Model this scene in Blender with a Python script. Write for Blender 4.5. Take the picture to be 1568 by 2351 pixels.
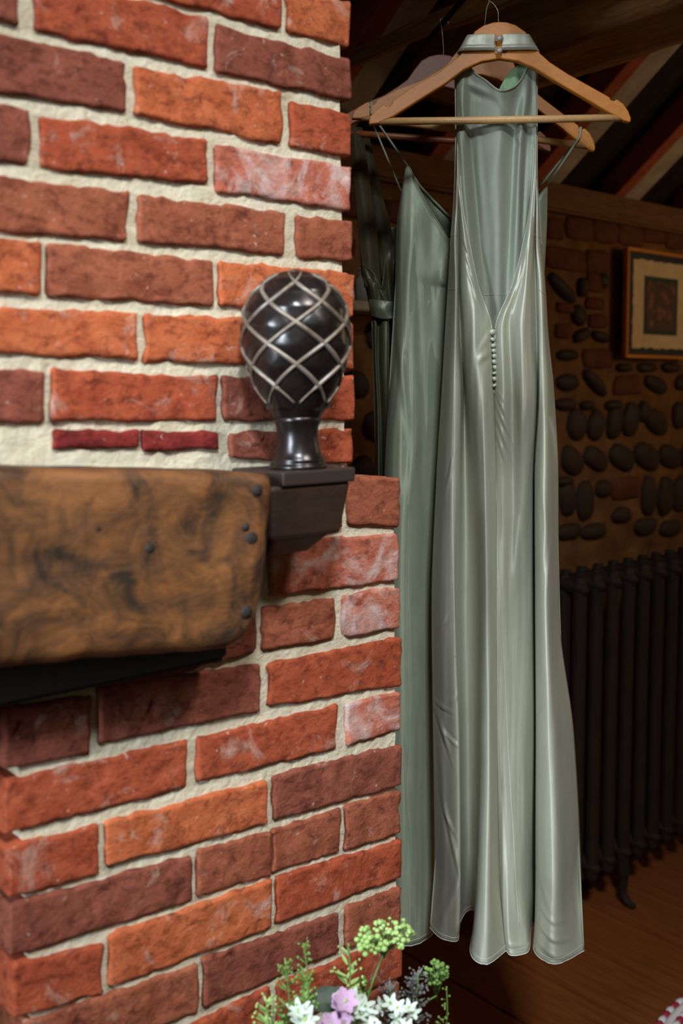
import bpy, bmesh, math, random
from mathutils import Vector, Matrix, noise
for o in list(bpy.data.objects): bpy.data.objects.remove(o, do_unlink=True)
random.seed(7)
scn = bpy.context.scene
col = scn.collection
# ------------------------------------------------------------------ camera
IW, IH, FPX = 1568., 2351., 2286.
PHI = math.radians(49.75); PIT = math.atan(257/FPX); RHO = .012; CZ = 1.6
CAM = Vector((0, 0, CZ))
Fw = Vector((math.cos(PHI)*math.cos(PIT), math.sin(PHI)*math.cos(PIT), -math.sin(PIT)))
R0 = Vector((math.sin(PHI), -math.cos(PHI), 0)); U0 = R0.cross(Fw)
Rt = R0*math.cos(RHO) - U0*math.sin(RHO); Up = U0*math.cos(RHO) + R0*math.sin(RHO)
FH = Vector((math.cos(PHI), math.sin(PHI), 0))
cam = bpy.data.cameras.new('camera'); co = bpy.data.objects.new('camera', cam); col.objects.link(co)
co.matrix_world = Matrix(((Rt.x, Up.x, -Fw.x, 0), (Rt.y, Up.y, -Fw.y, 0), (Rt.z, Up.z, -Fw.z, CZ), (0, 0, 0, 1)))
cam.sensor_fit = 'VERTICAL'; cam.sensor_height = 36; cam.sensor_width = 24; cam.lens = FPX/IH*36
cam.clip_start = .02
cam.dof.use_dof = True; cam.dof.focus_distance = 1.76; cam.dof.aperture_fstop = 2.9
scn.camera = co
# ------------------------------------------------------------------ light
world = bpy.data.worlds.new('world'); scn.world = world; world.use_nodes = True
bg = world.node_tree.nodes['Background']; bg.inputs[0].default_value = (1, .76, .46, 1); bg.inputs[1].default_value = .055
def area(name, loc, target, sx, sy, power, colr, spread=180):
    l = bpy.data.lights.new(name, 'AREA'); l.shape = 'RECTANGLE'; l.size = sx; l.size_y = sy
    l.energy = power; l.color = colr; l.spread = math.radians(spread)
    o = bpy.data.objects.new(name, l); col.objects.link(o); o.location = loc
    o.rotation_euler = (Vector(target)-Vector(loc)).to_track_quat('-Z', 'Y').to_euler()
    return o
area('roof_window_light', (-.45, -.95, 3.65), (1.2, 1.2, .9), .4, .4, 9.5, (.84, .93, 1.0), 50)
area('low_window_light', (-1.7, .52, 2.0), (1.35, 1.15, 1.15), .35, 1.0, 8, (.76, .89, 1.0), 50)
area('side_window_light', (1.15, -.6, 3.5), (.58, 1.1, 1.4), .35, .35, 2.3, (1.0, .94, .86), 44)
area('far_fill_light', (3.6, .5, 2.0), (2.9, 2.05, 1.9), .5, .5, 3.6, (1, .7, .42), 150)  # unseen warm fill added to lift the far wall and rafters
vs = scn.view_settings
scn.display_settings.display_device = 'sRGB'
vs.view_transform = 'Standard'; vs.look = 'None'; vs.gamma = 1; vs.use_curve_mapping = False; vs.exposure = 0.0
# ------------------------------------------------------------------ helpers: photo ray -> place in the room
def ray(x, y): return Fw + Rt*((x-IW/2)/FPX) - Up*((y-IH/2)/FPX)
def on(x, y, ax, v):
    d = ray(x, y); return CAM + d*((v-CAM[ax])/d[ax])
def at(x, y, f):                      # point at horizontal distance f in front of the camera
    d = ray(x, y); return CAM + d*(f/d.dot(FH))
def solve(x, z, f):                   # point with photo column x, height z, distance f
    a = FH*f + Vector((0, 0, z-CZ)); k = (x-IW/2)/FPX
    r = (k*a.dot(Fw) - a.dot(Rt))/(R0.dot(Rt) - k*R0.dot(Fw))
    return CAM + a + R0*r
def empty(name, loc, label=None, cat=None, group=None, kind=None):
    o = bpy.data.objects.new(name, None); col.objects.link(o); o.location = loc; tag(o, label, cat, group, kind); return o
def tag(o, label=None, cat=None, group=None, kind=None):
    if label: o['label'] = label
    if cat: o['category'] = cat
    if group: o['group'] = group
    if kind: o['kind'] = kind
    return o
def link(name, me, mat, parent=None, loc=None, smooth=True):
    if mat is not None and len(me.materials) == 0: me.materials.append(mat)
    if smooth and len(me.polygons): me.polygons.foreach_set('use_smooth', [True]*len(me.polygons))
    o = bpy.data.objects.new(name, me); col.objects.link(o)
    if parent: o.parent = parent
    if loc is not None: o.location = loc
    return o
def mesh(name, vs_, fs, mat, parent=None, origin=None, smooth=True):
    """vertices in world coordinates; parents are unrotated, unscaled"""
    if origin is None:
        origin = sum((Vector(v) for v in vs_), Vector())/len(vs_)
    origin = Vector(origin)
    me = bpy.data.meshes.new(name); me.from_pydata([tuple(Vector(v)-origin) for v in vs_], [], fs); me.validate(); me.update()
    p = Vector()
    q = parent
    while q is not None: p += q.location; q = q.parent
    return link(name, me, mat, parent, origin-p, smooth)
def recalc(o):
    bm = bmesh.new(); bm.from_mesh(o.data); bmesh.ops.recalc_face_normals(bm, faces=bm.faces); bm.to_mesh(o.data); bm.free()
def box(name, a, b, mat, parent=None, bev=.003, smooth=False):
    bm = bmesh.new(); bmesh.ops.create_cube(bm, size=1)
    a = Vector(a); b = Vector(b); c = (a+b)/2; s = b-a
    for v in bm.verts: v.co = Vector((v.co.x*s.x, v.co.y*s.y, v.co.z*s.z))
    if bev: bmesh.ops.bevel(bm, geom=bm.edges[:], offset=bev, segments=2, affect='EDGES')
    me = bpy.data.meshes.new(name); bm.to_mesh(me); bm.free()
    p = Vector(); q = parent
    while q is not None: p += q.location; q = q.parent
    return link(name, me, mat, parent, c-p, smooth)
def tube_data(pts, r, n=8, flat=1.0, closed=False):
    pts = [Vector(p) for p in pts]; V = []; Fc = []; m = len(pts)
    rr = r if isinstance(r, (list, tuple)) else [r]*m
    side = None
    for i, p in enumerate(pts):
        t = (pts[(i+1) % m] - pts[i-1]) if closed else (pts[min(i+1, m-1)]-pts[max(i-1, 0)])
        if t.length < 1e-9: t = Vector((0, 0, 1))
        t.normalize()
        if side is None:
            side = t.cross(Vector((.13, .41, .9)))
            if side.length < .1: side = t.cross(Vector((1, 0, 0)))
        side = (side - t*side.dot(t)).normalized(); up = t.cross(side)
        for k in range(n):
            a = 2*math.pi*k/n; V.append(p + side*math.cos(a)*rr[i] + up*math.sin(a)*rr[i]*flat)
    for i in range(m if closed else m-1):
        j = (i+1) % m
        for k in range(n): Fc.append((i*n+k, i*n+(k+1) % n, j*n+(k+1) % n, j*n+k))
    if not closed: Fc.append(tuple(range(n))[::-1]); Fc.append(tuple((m-1)*n+k for k in range(n)))
    return V, Fc
def tube(name, pts, r, mat, parent=None, n=8, flat=1.0, closed=False):
    V, Fc = tube_data(pts, r, n, flat, closed); o = mesh(name, V, Fc, mat, parent); recalc(o); return o
def smoothpts(pts, k=6):
    pts = [Vector(p) for p in pts]; out = []
    for i in range(len(pts)-1):
        a = pts[max(i-1, 0)]; b = pts[i]; c = pts[i+1]; d = pts[min(i+2, len(pts)-1)]
        for j in range(k):
            t = j/k; out.append(.5*((2*b)+(c-a)*t+(2*a-5*b+4*c-d)*t*t+(3*b-a-3*c+d)*t**3))
    out.append(pts[-1]); return out
def lathe_data(prof, c, n=32, cap=True):
    V = []; Fc = []
    for (r, z) in prof:
        for k in range(n):
            a = 2*math.pi*k/n; V.append(Vector((c[0]+r*math.cos(a), c[1]+r*math.sin(a), c[2]+z)))
    for i in range(len(prof)-1):
        for k in range(n): Fc.append((i*n+k, i*n+(k+1) % n, (i+1)*n+(k+1) % n, (i+1)*n+k))
    if cap: Fc.append(tuple(range(n))[::-1]); Fc.append(tuple((len(prof)-1)*n+k for k in range(n)))
    return V, Fc
# ------------------------------------------------------------------ materials
def S(r, g, b):
    f = lambda c: (c/255/12.92) if c/255 <= .04045 else ((c/255+.055)/1.055)**2.4
    return (f(r), f(g), f(b), 1)
class NT:
    def __init__(s, name):
        s.m = bpy.data.materials.new(name); s.m.use_nodes = True; s.t = s.m.node_tree; s.b = s.t.nodes['Principled BSDF']
        s.tc = s.t.nodes.new('ShaderNodeTexCoord')
    def n(s, ty, **kw):
        q = s.t.nodes.new(ty)
        for k, v in kw.items(): setattr(q, k, v)
        return q
    def l(s, a, b): s.t.links.new(a, b)
    def mapping(s, scale=(1, 1, 1), rot=(0, 0, 0), coord='Object', rnd=False):
        mp = s.n('ShaderNodeMapping'); mp.inputs['Scale'].default_value = scale; mp.inputs['Rotation'].default_value = rot
        src = s.tc.outputs[coord]
        if rnd:
            oi = s.n('ShaderNodeObjectInfo'); ml = s.n('ShaderNodeMath', operation='MULTIPLY'); ml.inputs[1].default_value = 37
            s.l(oi.outputs['Random'], ml.inputs[0]); cb = s.n('ShaderNodeCombineXYZ')
            for i in range(3): s.l(ml.outputs[0], cb.inputs[i])
            ad = s.n('ShaderNodeVectorMath', operation='ADD'); s.l(src, ad.inputs[0]); s.l(cb.outputs[0], ad.inputs[1]); src = ad.outputs[0]
        s.l(src, mp.inputs['Vector']); return mp.outputs[0]
    def noise(s, vec, scale, detail=4, rough=.6, dist=0):
        q = s.n('ShaderNodeTexNoise'); q.inputs['Scale'].default_value = scale; q.inputs['Detail'].default_value = detail
        q.inputs['Roughness'].default_value = rough; q.inputs['Distortion'].default_value = dist; s.l(vec, q.inputs['Vector']); return q.outputs[0]
    def ramp(s, fac, stops):
        q = s.n('ShaderNodeValToRGB'); cr = q.color_ramp
        while len(cr.elements) < len(stops): cr.elements.new(.5)
        for e, (p, c) in zip(cr.elements, stops): e.position = p; e.color = c if len(c) == 4 else (*c, 1)
        s.l(fac, q.inputs[0]); return q.outputs[0]
    def mix(s, fac, a, b, mode='MIX'):
        q = s.n('ShaderNodeMix', data_type='RGBA', blend_type=mode)
        for v, i in ((fac, 0), (a, 6), (b, 7)):
            if hasattr(v, 'is_linked') or hasattr(v, 'links'): s.l(v, q.inputs[i])
            else: q.inputs[i].default_value = v
        return q.outputs[2]
    def bump(s, h, strength=.3, dist=.01, prev=None):
        q = s.n('ShaderNodeBump'); q.inputs['Strength'].default_value = strength; q.inputs['Distance'].default_value = dist
        s.l(h, q.inputs['Height'])
        if prev is not None: s.l(prev, q.inputs['Normal'])
        return q.outputs[0]
    def out(s, colr=None, rough=None, nrm=None, **kw):
        if colr is not None:
            if hasattr(colr, 'links'): s.l(colr, s.b.inputs['Base Color'])
            else: s.b.inputs['Base Color'].default_value = colr
        if rough is not None:
            if hasattr(rough, 'links'): s.l(rough, s.b.inputs['Roughness'])
            else: s.b.inputs['Roughness'].default_value = rough
        if nrm is not None: s.l(nrm, s.b.inputs['Normal'])
        for k, v in kw.items(): s.b.inputs[k.replace('_', ' ')].default_value = v
        return s.m
BW = (0, 0, 0, 1); WH = (1, 1, 1, 1)
def brick_mat(name, c1, c2, eff=.60, effc=S(196, 176, 160)):
    n = NT(name); v = n.mapping((1, 1, 1), rnd=True); vs2 = n.mapping((.8, 1, 1.2), rnd=True)
    base = n.mix(n.ramp(n.noise(vs2, 22, 5, .65, .6), [(.3, BW), (.7, WH)]), c1, c2)
    dk = n.ramp(n.noise(vs2, 60, 5, .7, .4), [(.3, S(120, 84, 74)), (.52, WH)])
    base = n.mix(.8, base, dk, 'MULTIPLY')
    e = n.ramp(n.noise(v, 15, 6, .68, .8), [(eff-.05, BW), (eff+.13, (.7, .7, .7, 1))])
    base = n.mix(e, base, effc)
    sp = n.ramp(n.noise(v, 120, 2, .5), [(.7, BW), (.78, (.6, .6, .6, 1))])
    base = n.mix(sp, base, effc)
    b1 = n.bump(n.noise(vs2, 45, 6, .7, .8), .6, .006); b2 = n.bump(n.noise(v, 260, 4, .7), .35, .002, b1)
    return n.out(base, .88, b2, Specular_IOR_Level=.25)
BR = {'o': brick_mat('brick_orange', S(196, 108, 66), S(172, 82, 46), .62),
      'r': brick_mat('brick_red', S(174, 86, 54), S(150, 64, 38), .62),
      'b': brick_mat('brick_brown', S(164, 94, 66), S(134, 68, 46), .66),
      'd': brick_mat('brick_dark', S(146, 80, 60), S(116, 60, 46), .66),
      'p': brick_mat('brick_pale', S(196, 120, 96), S(172, 86, 62), .50, S(206, 190, 184)),
      'm': brick_mat('brick_maroon', S(140, 46, 38), S(110, 34, 32), .70)}
n = NT('lime_mortar'); v = n.mapping()
n_c = n.mix(n.ramp(n.noise(v, 14, 5, .65), [(.3, BW), (.7, WH)]), S(206, 192, 162), S(228, 217, 192))
n_c = n.mix(n.ramp(n.noise(v, 150, 3, .6), [(.26, WH), (.42, BW)]), n_c, S(196, 178, 146))
MORTAR = n.out(n_c, .95, n.bump(n.noise(v, 190, 5, .75), .8, .004, n.bump(n.noise(v, 35, 4, .6), .6, .008)), Specular_IOR_Level=.15)
def wood_mat(name, c1, c2, c3, scale=(3, 30, 30), rough=.6, stain=.55, bs=.3, spec=.3, knot=6, coord='Object', sw=.16):
    n = NT(name); g = n.mapping(scale, coord=coord); v = n.mapping(coord=coord)
    c = n.mix(n.ramp(n.noise(g, 1.6, 7, .65, 1.6), [(.3, BW), (.7, WH)]), c1, c2)
    c = n.mix(n.ramp(n.noise(v, knot, 7, .7, 1.0), [(stain, BW), (stain+sw, WH)]), c, c3)
    return n.out(c, rough, n.bump(n.noise(g, 3, 8, .7, 1), bs, .004), Specular_IOR_Level=spec)
def plain(name, c, rough=.5, metal=0, bs=0, sc=80, spec=.5, var=None):
    n = NT(name); v = n.mapping(rnd=True); colr = c
    if var: colr = n.mix(n.ramp(n.noise(v, sc*.3, 4, .6), [(.3, BW), (.7, WH)]), c, var)
    return n.out(colr, rough, n.bump(n.noise(v, sc, 4, .6), bs, .003) if bs else None, Metallic=metal, Specular_IOR_Level=spec)
ANROT = 0.25
def satin(name, c, rough=.36, spec=.5, sheen=.25, crease=.35, c2=None, metal=0.0):
    n = NT(name); v = n.mapping((1, 1, .12), coord='Object'); w = n.mapping((60, 60, 900)); d = n.mapping((1, 1, .45), (0, .6, 0))
    colr = n.mix(n.ramp(n.noise(d, 26, 6, .7, .6), [(.3, BW), (.7, WH)]), c, c2 or c)
    b = n.bump(n.noise(v, 26, 4, .55, .5), crease, .006)
    b = n.bump(n.noise(d, 70, 5, .7, .8), crease*.22, .003, b)
    b = n.bump(n.noise(w, 14, 2, .5), .05, .001, b)
    r = n.ramp(n.noise(d, 160, 3, .6), [(.2, (rough-.05,)*3), (.8, (rough+.08,)*3)])
    n.l(r, n.b.inputs['Roughness'])
    tg = n.n('ShaderNodeTangent', direction_type='RADIAL', axis='Z'); n.l(tg.outputs[0], n.b.inputs['Tangent'])
    n.b.inputs['Anisotropic Rotation'].default_value = ANROT
    return n.out(colr, None, b, Specular_IOR_Level=spec, Sheen_Weight=sheen, Sheen_Roughness=.4, Metallic=metal, Anisotropic=.55)
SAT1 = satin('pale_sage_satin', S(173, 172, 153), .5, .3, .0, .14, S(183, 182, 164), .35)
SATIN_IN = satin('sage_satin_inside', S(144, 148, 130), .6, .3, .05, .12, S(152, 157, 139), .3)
SAT2 = satin('sage_green_satin', S(144, 150, 126), .55, .3, .0, .2, S(156, 162, 138), .3)
SAT3 = satin('deep_olive_satin', S(78, 78, 56), .42, .4, 0, .3, S(90, 90, 66), .3)
STRAP3 = satin('dark_olive_band', S(62, 54, 34), .6, .2, 0, .1)
GREENIN = satin('shaded_green_satin', S(122, 150, 108), .45, .3, .2, .25, S(136, 164, 122))  # greener tone paints the shade and translucence of the cloth's back
BELT = satin('dark_sage_belt', S(92, 96, 74), .4, .4, 0, .1, None, .2)
HEM = plain('hem_stitching', S(186, 190, 178), .6)
HANG = wood_mat('varnished_beech', S(200, 126, 42), S(182, 106, 32), S(156, 84, 24), (4, 40, 40), .45, .72, .05, .5, 14)
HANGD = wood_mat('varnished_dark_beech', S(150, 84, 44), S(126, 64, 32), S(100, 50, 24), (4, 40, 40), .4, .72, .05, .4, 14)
BAR = wood_mat('pale_dowel', S(214, 170, 116), S(196, 148, 94), S(168, 112, 62), (4, 60, 60), .4, .7, .05, .45, 12)
CHROME = plain('chrome_wire', S(120, 112, 100), .3, 1)
MANTEL = wood_mat('worn_oak_mantel', S(146, 92, 46), S(92, 58, 32), S(44, 32, 22), (4, 10, 11), .62, .40, .6, .35, 16, 'Object', .26)
MANTELD = wood_mat('dark_oak_block', S(50, 32, 20), S(36, 24, 15), S(24, 17, 12), (6, 20, 20), .5, .6, .2, .5, 10)
DARKOAK = plain('black_brown_oak', S(30, 22, 15), .8, 0, .4, 60)
BEAM = wood_mat('old_roof_oak', S(158, 112, 60), S(110, 74, 38), S(60, 40, 22), (26, 2.5, 26), .8, .56, .5, .2, 6)
BEAMW = wood_mat('old_plate_oak', S(120, 80, 44), S(92, 58, 30), S(54, 34, 18), (3, 26, 26), .8, .6, .5, .2, 7)
RAFT = wood_mat('rafter_orange_oak', S(166, 84, 42), S(134, 62, 30), S(96, 46, 24), (20, 4, 20), .75, .6, .3, .25, 7)
PALELIT = plain('pale_ledge_lit_rafter', S(178, 160, 136), .9, 0, .3, 60, .2, S(150, 132, 108))  # the ledge's own pale tone, also the painted light under the rafters
ROOFB = plain('soot_dark_boards', S(46, 36, 26), .9, 0, .3, 40, .15, S(34, 26, 20))
FLOORM = wood_mat('waxed_floor_board', S(138, 76, 34), S(104, 54, 24), S(70, 36, 16), (30, 2, 10), .5, .64, .15, .35, 5)
n = NT('flint_wall_mortar'); v = n.mapping()
DMORT = n.out(n.mix(n.ramp(n.noise(v, 9, 5, .65), [(.3, BW), (.7, WH)]), S(138, 96, 58), S(92, 60, 34)), .95, n.bump(n.noise(v, 60, 5, .75), .8, .012), Specular_IOR_Level=.1)
FLINT = plain('dark_flint', S(46, 34, 24), .65, 0, .3, 40, .2, S(62, 44, 30))
DBRICK = plain('smoky_brick', S(100, 54, 34), .85, 0, .4, 60, .2, S(74, 40, 26))
IRON = plain('bronzed_iron', S(46, 33, 24), .7, .1, .2, 60, .2, S(36, 26, 20))
BLACKIRON = plain('black_iron', S(28, 24, 20), .5, .8)
GOLD = plain('gilt_frame_wood', S(214, 134, 50), .35, .5, .1, 60)
FRAMEIN = plain('black_mount', S(26, 20, 14), .7)
PAPER = plain('cream_handmade_paper', S(206, 180, 136), .9, 0, .3, 60, .2, S(190, 162, 120))
TEAL = plain('dark_teal_print', S(36, 48, 40), .8)
n = NT('brown_floral_print'); v = n.mapping()
wv = n.n('ShaderNodeTexVoronoi'); wv.inputs['Scale'].default_value = 26; n.l(v, wv.inputs['Vector'])
PRINT = n.out(n.mix(n.ramp(wv.outputs[0], [(.15, BW), (.5, WH)]), S(120, 74, 40), S(74, 46, 30)), .8)
n = NT('bronze_finial'); v = n.mapping()
c_ = n.mix(n.ramp(n.noise(v, 30, 5, .7), [(.4, BW), (.75, WH)]), S(26, 20, 18), S(46, 38, 36))
FIN = n.out(c_, .28, n.bump(n.noise(v, 90, 4, .6), .15, .002), Metallic=.35, Specular_IOR_Level=.7)
FINR = plain('worn_bronze_ridge', S(150, 140, 130), .42, .4, .2, 120, .5, S(104, 86, 66))
# ------------------------------------------------------------------ brick pier / chimney breast
YW = 1.10
REC = .006
def core(name, x0, x1, y0, y1, z0, z1, mat, parent):
    """mortar body with an uneven front and right face"""
    nx = max(2, int((x1-x0)/.008)); nz = max(2, int((z1-z0)/.008)); V = []; Fc = []
    for j in range(nz+1):
        for i in range(nx+1):
            x = x0+(x1-x0)*i/nx; z = z0+(z1-z0)*j/nz
            h = noise.noise(Vector((x*22, z*22, 1)))*.0022 + noise.noise(Vector((x*90, z*90, 4)))*.0012
            V.append((x, y0-h, z))
    for j in range(nz):
        for i in range(nx): a = j*(nx+1)+i; Fc.append((a, a+1, a+nx+2, a+nx+1))
    b = len(V); V += [(x0, y1, z0), (x1, y1, z0), (x1, y1, z1), (x0, y1, z1)]
    L = [j*(nx+1) for j in range(nz+1)]; Rr = [j*(nx+1)+nx for j in range(nz+1)]
    Fc.append((b+1, b, b+3, b+2)); Fc.append(tuple(Rr)+(b+2, b+1)) ; Fc.append(tuple(L[::-1])+(b, b+3))
    Fc.append(tuple(range(0, nx+1))[::-1]+(b, b+1)[0:2]); T = [nz*(nx+1)+i for i in range(nx+1)]; Fc.append(tuple(T)+(b+2, b+3))
    return mesh(name, V, Fc, mat, parent, smooth=False)
pier = empty('wall_front', (.7, YW, 0), kind='structure')
core('mortar_bed', -.55, .949-REC, YW+REC, YW+.40, 1.472, 2.62, MORTAR, pier)
core('mortar_bed', .43+REC, 1.047-REC, YW+REC, YW+.40, 0, 1.478, MORTAR, pier)
def brick(c, mat, depth=.11, seed=0, axis='y'):
    """c: four corners (tl, tr, br, bl) as (x, z) on the wall face"""
    tl, tr, br, bl = [Vector(p) for p in c]
    w = (tr-tl).length; h = (tl-bl).length; nx = max(6, int(w/.009)+2); nz = max(6, int(h/.009)+2)
    V = []; Fc = []; rd = .0035
    UU = [0, .0022/w]+[(.0055/w)+(1-.011/w)*k/(nx-4) for k in range(nx-3)]+[1-.0022/w, 1]
    VV = [0, .0022/h]+[(.0055/h)+(1-.011/h)*k/(nz-4) for k in range(nz-3)]+[1-.0022/h, 1]
    so = Vector((seed*1.7, seed*.9, seed*.3))
    for j in range(nz+1):
        for i in range(nx+1):
            u = UU[i]; v = VV[j]
            p = (bl*(1-u)+br*u)*(1-v)+(tl*(1-u)+tr*u)*v
            eu = min(u, 1-u)*w; ev = min(v, 1-v)*h
            q = Vector((p.x*28, p.y*28, 0))+so
            ex = noise.noise(q*1.2)*.0044 + noise.noise(q*4)*.0030
            ez = noise.noise(q*1.2+Vector((9, 5, 2)))*.0038 + noise.noise(q*4+Vector((3, 8, 1)))*.0030
            edge = 1 if (i in (0, nx) or j in (0, nz)) else 0
            dep = 0
            e = min(eu, ev)
            if e < rd: dep = rd*(1-math.sqrt(max(0, 1-(1-e/rd)**2)))*.8
            dep += (.3-noise.noise(q*1.3+Vector((0, 0, 7))))*.0022 + max(0, noise.noise(q*2.6)-.2)*.010
            if edge:
                cx = (1 if (i == 0) else -1 if i == nx else 0); cz = (1 if j == 0 else -1 if j == nz else 0)
                if cx and cz: p = p+Vector((cx*.002, cz*.0016))
            V.append((p.x+ex*(.3+.7*edge), dep-.002, p.y+ez*(.3+.7*edge)))
    n0 = len(V); ring = [i for i in range(nx+1)]+[j*(nx+1)+nx for j in range(1, nz+1)]+[nz*(nx+1)+i for i in range(nx-1, -1, -1)]+[j*(nx+1) for j in range(nz-1, 0, -1)]
    for j in range(nz):
        for i in range(nx): a = j*(nx+1)+i; Fc.append((a, a+1, a+nx+2, a+nx+1))
    for r_ in ring: V.append((V[r_][0], depth, V[r_][2]))
    m = len(ring)
    for k in range(m): Fc.append((ring[(k+1) % m], ring[k], n0+k, n0+(k+1) % m))
    Fc.append(tuple(n0+k for k in range(m))[::-1])
    if axis == 'y': V = [(x, YW+y, z) for x, y, z in V]
    else: V = [(axis-y, x, z) for x, y, z in V]        # right-hand face of the pier
    return V, Fc
def px_brick(xl, ytl, ybl, xr, ytr, ybr, kind, seed):
    e = 2.5; c = [on(xl-e, ytl-e, 1, YW), on(xr+e if xr < 800 else xr, ytr-e, 1, YW), on(xr+e if xr < 800 else xr, ybr+e, 1, YW), on(xl-e, ybl+e, 1, YW)]
    V, Fc = brick([(p.x, p.z) for p in c], BR[kind], seed=seed)
    return mesh('brick', V, Fc, BR[kind], pier)
BL = [(270,-140,-32,645,-33,64,'r'),(664,-20,70,804,8,102,'o'),
(82,-60,67,476,43,152,'r'),(498,56,161,806,140,230,'d'),(-160,-100,0,42,-48,55,'d'),
(-60,68,198,286,143,253,'d'),(314,155,258,645,213,327,'o'),(671,232,334,806,262,357,'r'),
(-70,235,362,67,252,370,'d'),(97,264,384,477,324,418,'r'),(499,331,436,805,385,480,'p'),
(-60,396,522,293,442,551,'b'),(322,451,551,653,488,581,'b'),(686,497,588,808,510,597,'b'),
(-70,543,660,90,560,678,'o'),(112,562,676,487,600,698,'b'),(507,603,700,812,630,724,'o'),
(-60,708,805,313,719,822,'o'),(336,722,826,662,738,838,'o'),(682,740,840,813,747,845,'r'),
(-60,850,968,99,852,966,'d'),(121,853,965,497,866,962,'r'),(515,868,964,656,868,962,'d'),(676,868,962,814,868,960,'r'),
(124,988,1027,322,992,1026,'m'),(330,990,1030,502,995,1028,'m'),(530,995,1050,668,992,1056,'d'),(690,990,1060,812,988,1060,'r'),
(640,1130,1225,784,1112,1212,'d'),(801,1097,1202,917,1101,1206,'b'),
(624,1246,1366,914,1228,1330,'p'),
(250,1460,1590,586,1402,1495,'d'),(606,1396,1490,767,1377,1462,'b'),(789,1371,1460,917,1348,1440,'p'),
(12,1625,1768,207,1602,1724,'d'),(231,1576,1706,597,1528,1630,'d'),(620,1525,1620,922,1466,1572,'r'),
(10,1796,1915,428,1703,1803,'r'),(455,1698,1795,772,1622,1715,'r'),(798,1616,1710,920,1590,1672,'p'),
(18,1945,2062,228,1895,2003,'r'),(246,1890,1988,613,1793,1890,'o'),(630,1784,1882,923,1712,1800,'d'),
(22,2080,2195,440,1966,2065,'d'),(457,1955,2058,621,1910,2008,'b'),(628,1908,2000,780,1862,1952,'b'),(797,1853,1950,919,1817,1912,'b'),
(32,2222,2340,234,2170,2278,'r'),(256,2150,2264,623,2022,2128,'o'),(638,2015,2118,923,1932,2012,'r'),
(62,2352,2475,453,2218,2322,'b'),(472,2205,2312,776,2098,2182,'d'),(798,2085,2178,920,2040,2134,'b'),
(240,2460,2570,618,2268,2372,'r'),(638,2262,2362,923,2152,2240,'r'),(798,2310,2420,917,2254,2356,'b')]
BL[-3] = (300,2432,2545,618,2268,2372,'r')
for i, b in enumerate(BL): px_brick(*b, seed=i+1)
def wbrick(x0, x1, z0, z1, kind, seed):
    V, Fc = brick([(x0, z1), (x1, z1), (x1, z0), (x0, z0)], BR[kind], seed=seed); mesh('brick', V, Fc, BR[kind], pier)
ks = 'orbdrb'; sd = 100
zc = .74                                                         # courses below and above the picture
wbrick(.438, .655, .592, .655, 'r', 501); wbrick(.667, .915, .592, .655, 'o', 502); wbrick(.438, .545, .692, .752, 'b', 503) if False else None
for r in range(7):
    z1 = .5815-r*.0745; xs = [.434, .655, .88, 1.045] if r % 2 else [.434, .54, .765, .99, 1.045]
    for a, b in zip(xs[:-1], xs[1:]): sd += 1; wbrick(a+.002, b-.008, z1-.063, z1, random.choice(ks), sd)
for r in range(6):
    z0 = 2.158+r*.0745; xs = [-.12, .11, .335, .56, .785, .948] if r % 2 else [-.12, 0, .225, .45, .675, .84, .948]
    for a, b in zip(xs[:-1], xs[1:]): sd += 1; wbrick(a+.002, b-.008, z0, z0+.063, random.choice(ks), sd)
for r in range(7):                                               # breast running on to the left
    z0 = 1.56+r*.0745
    for q in range(3):
        xa = -.36+q*.225+(.11 if r % 2 else 0); sd += 1
        if xa+.217 < .39: wbrick(xa, xa+.217, z0, z0+.063, random.choice(ks), sd)
for r in range(20):                                              # right-hand return of the pier
    for part, xf, zlo, zhi in (('low', 1.047, .02, 1.50), ('up', .949, 1.53, 2.6)):
        z0 = zlo+.0745*r
        if z0+.063 > zhi+.02: continue
        ys = [YW+.115, YW+.32, YW+.395] if r % 2 else [YW+.115, YW+.21, YW+.395]
        for a, b in zip(ys[:-1], ys[1:]):
            sd += 1; V, Fc = brick([(a+.004, z0+.063), (b-.006, z0+.063), (b-.006, z0), (a+.004, z0)], None, .09, sd, xf)
            mesh('brick', V, Fc, BR[random.choice(ks)], pier)
# fireplace back (left of the pier, only glimpsed)
box('wall_back_fireplace', (-.55, YW+.55, 0), (.43, YW+.62, 1.5), DARKOAK, None, 0)['kind'] = 'structure'
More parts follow.
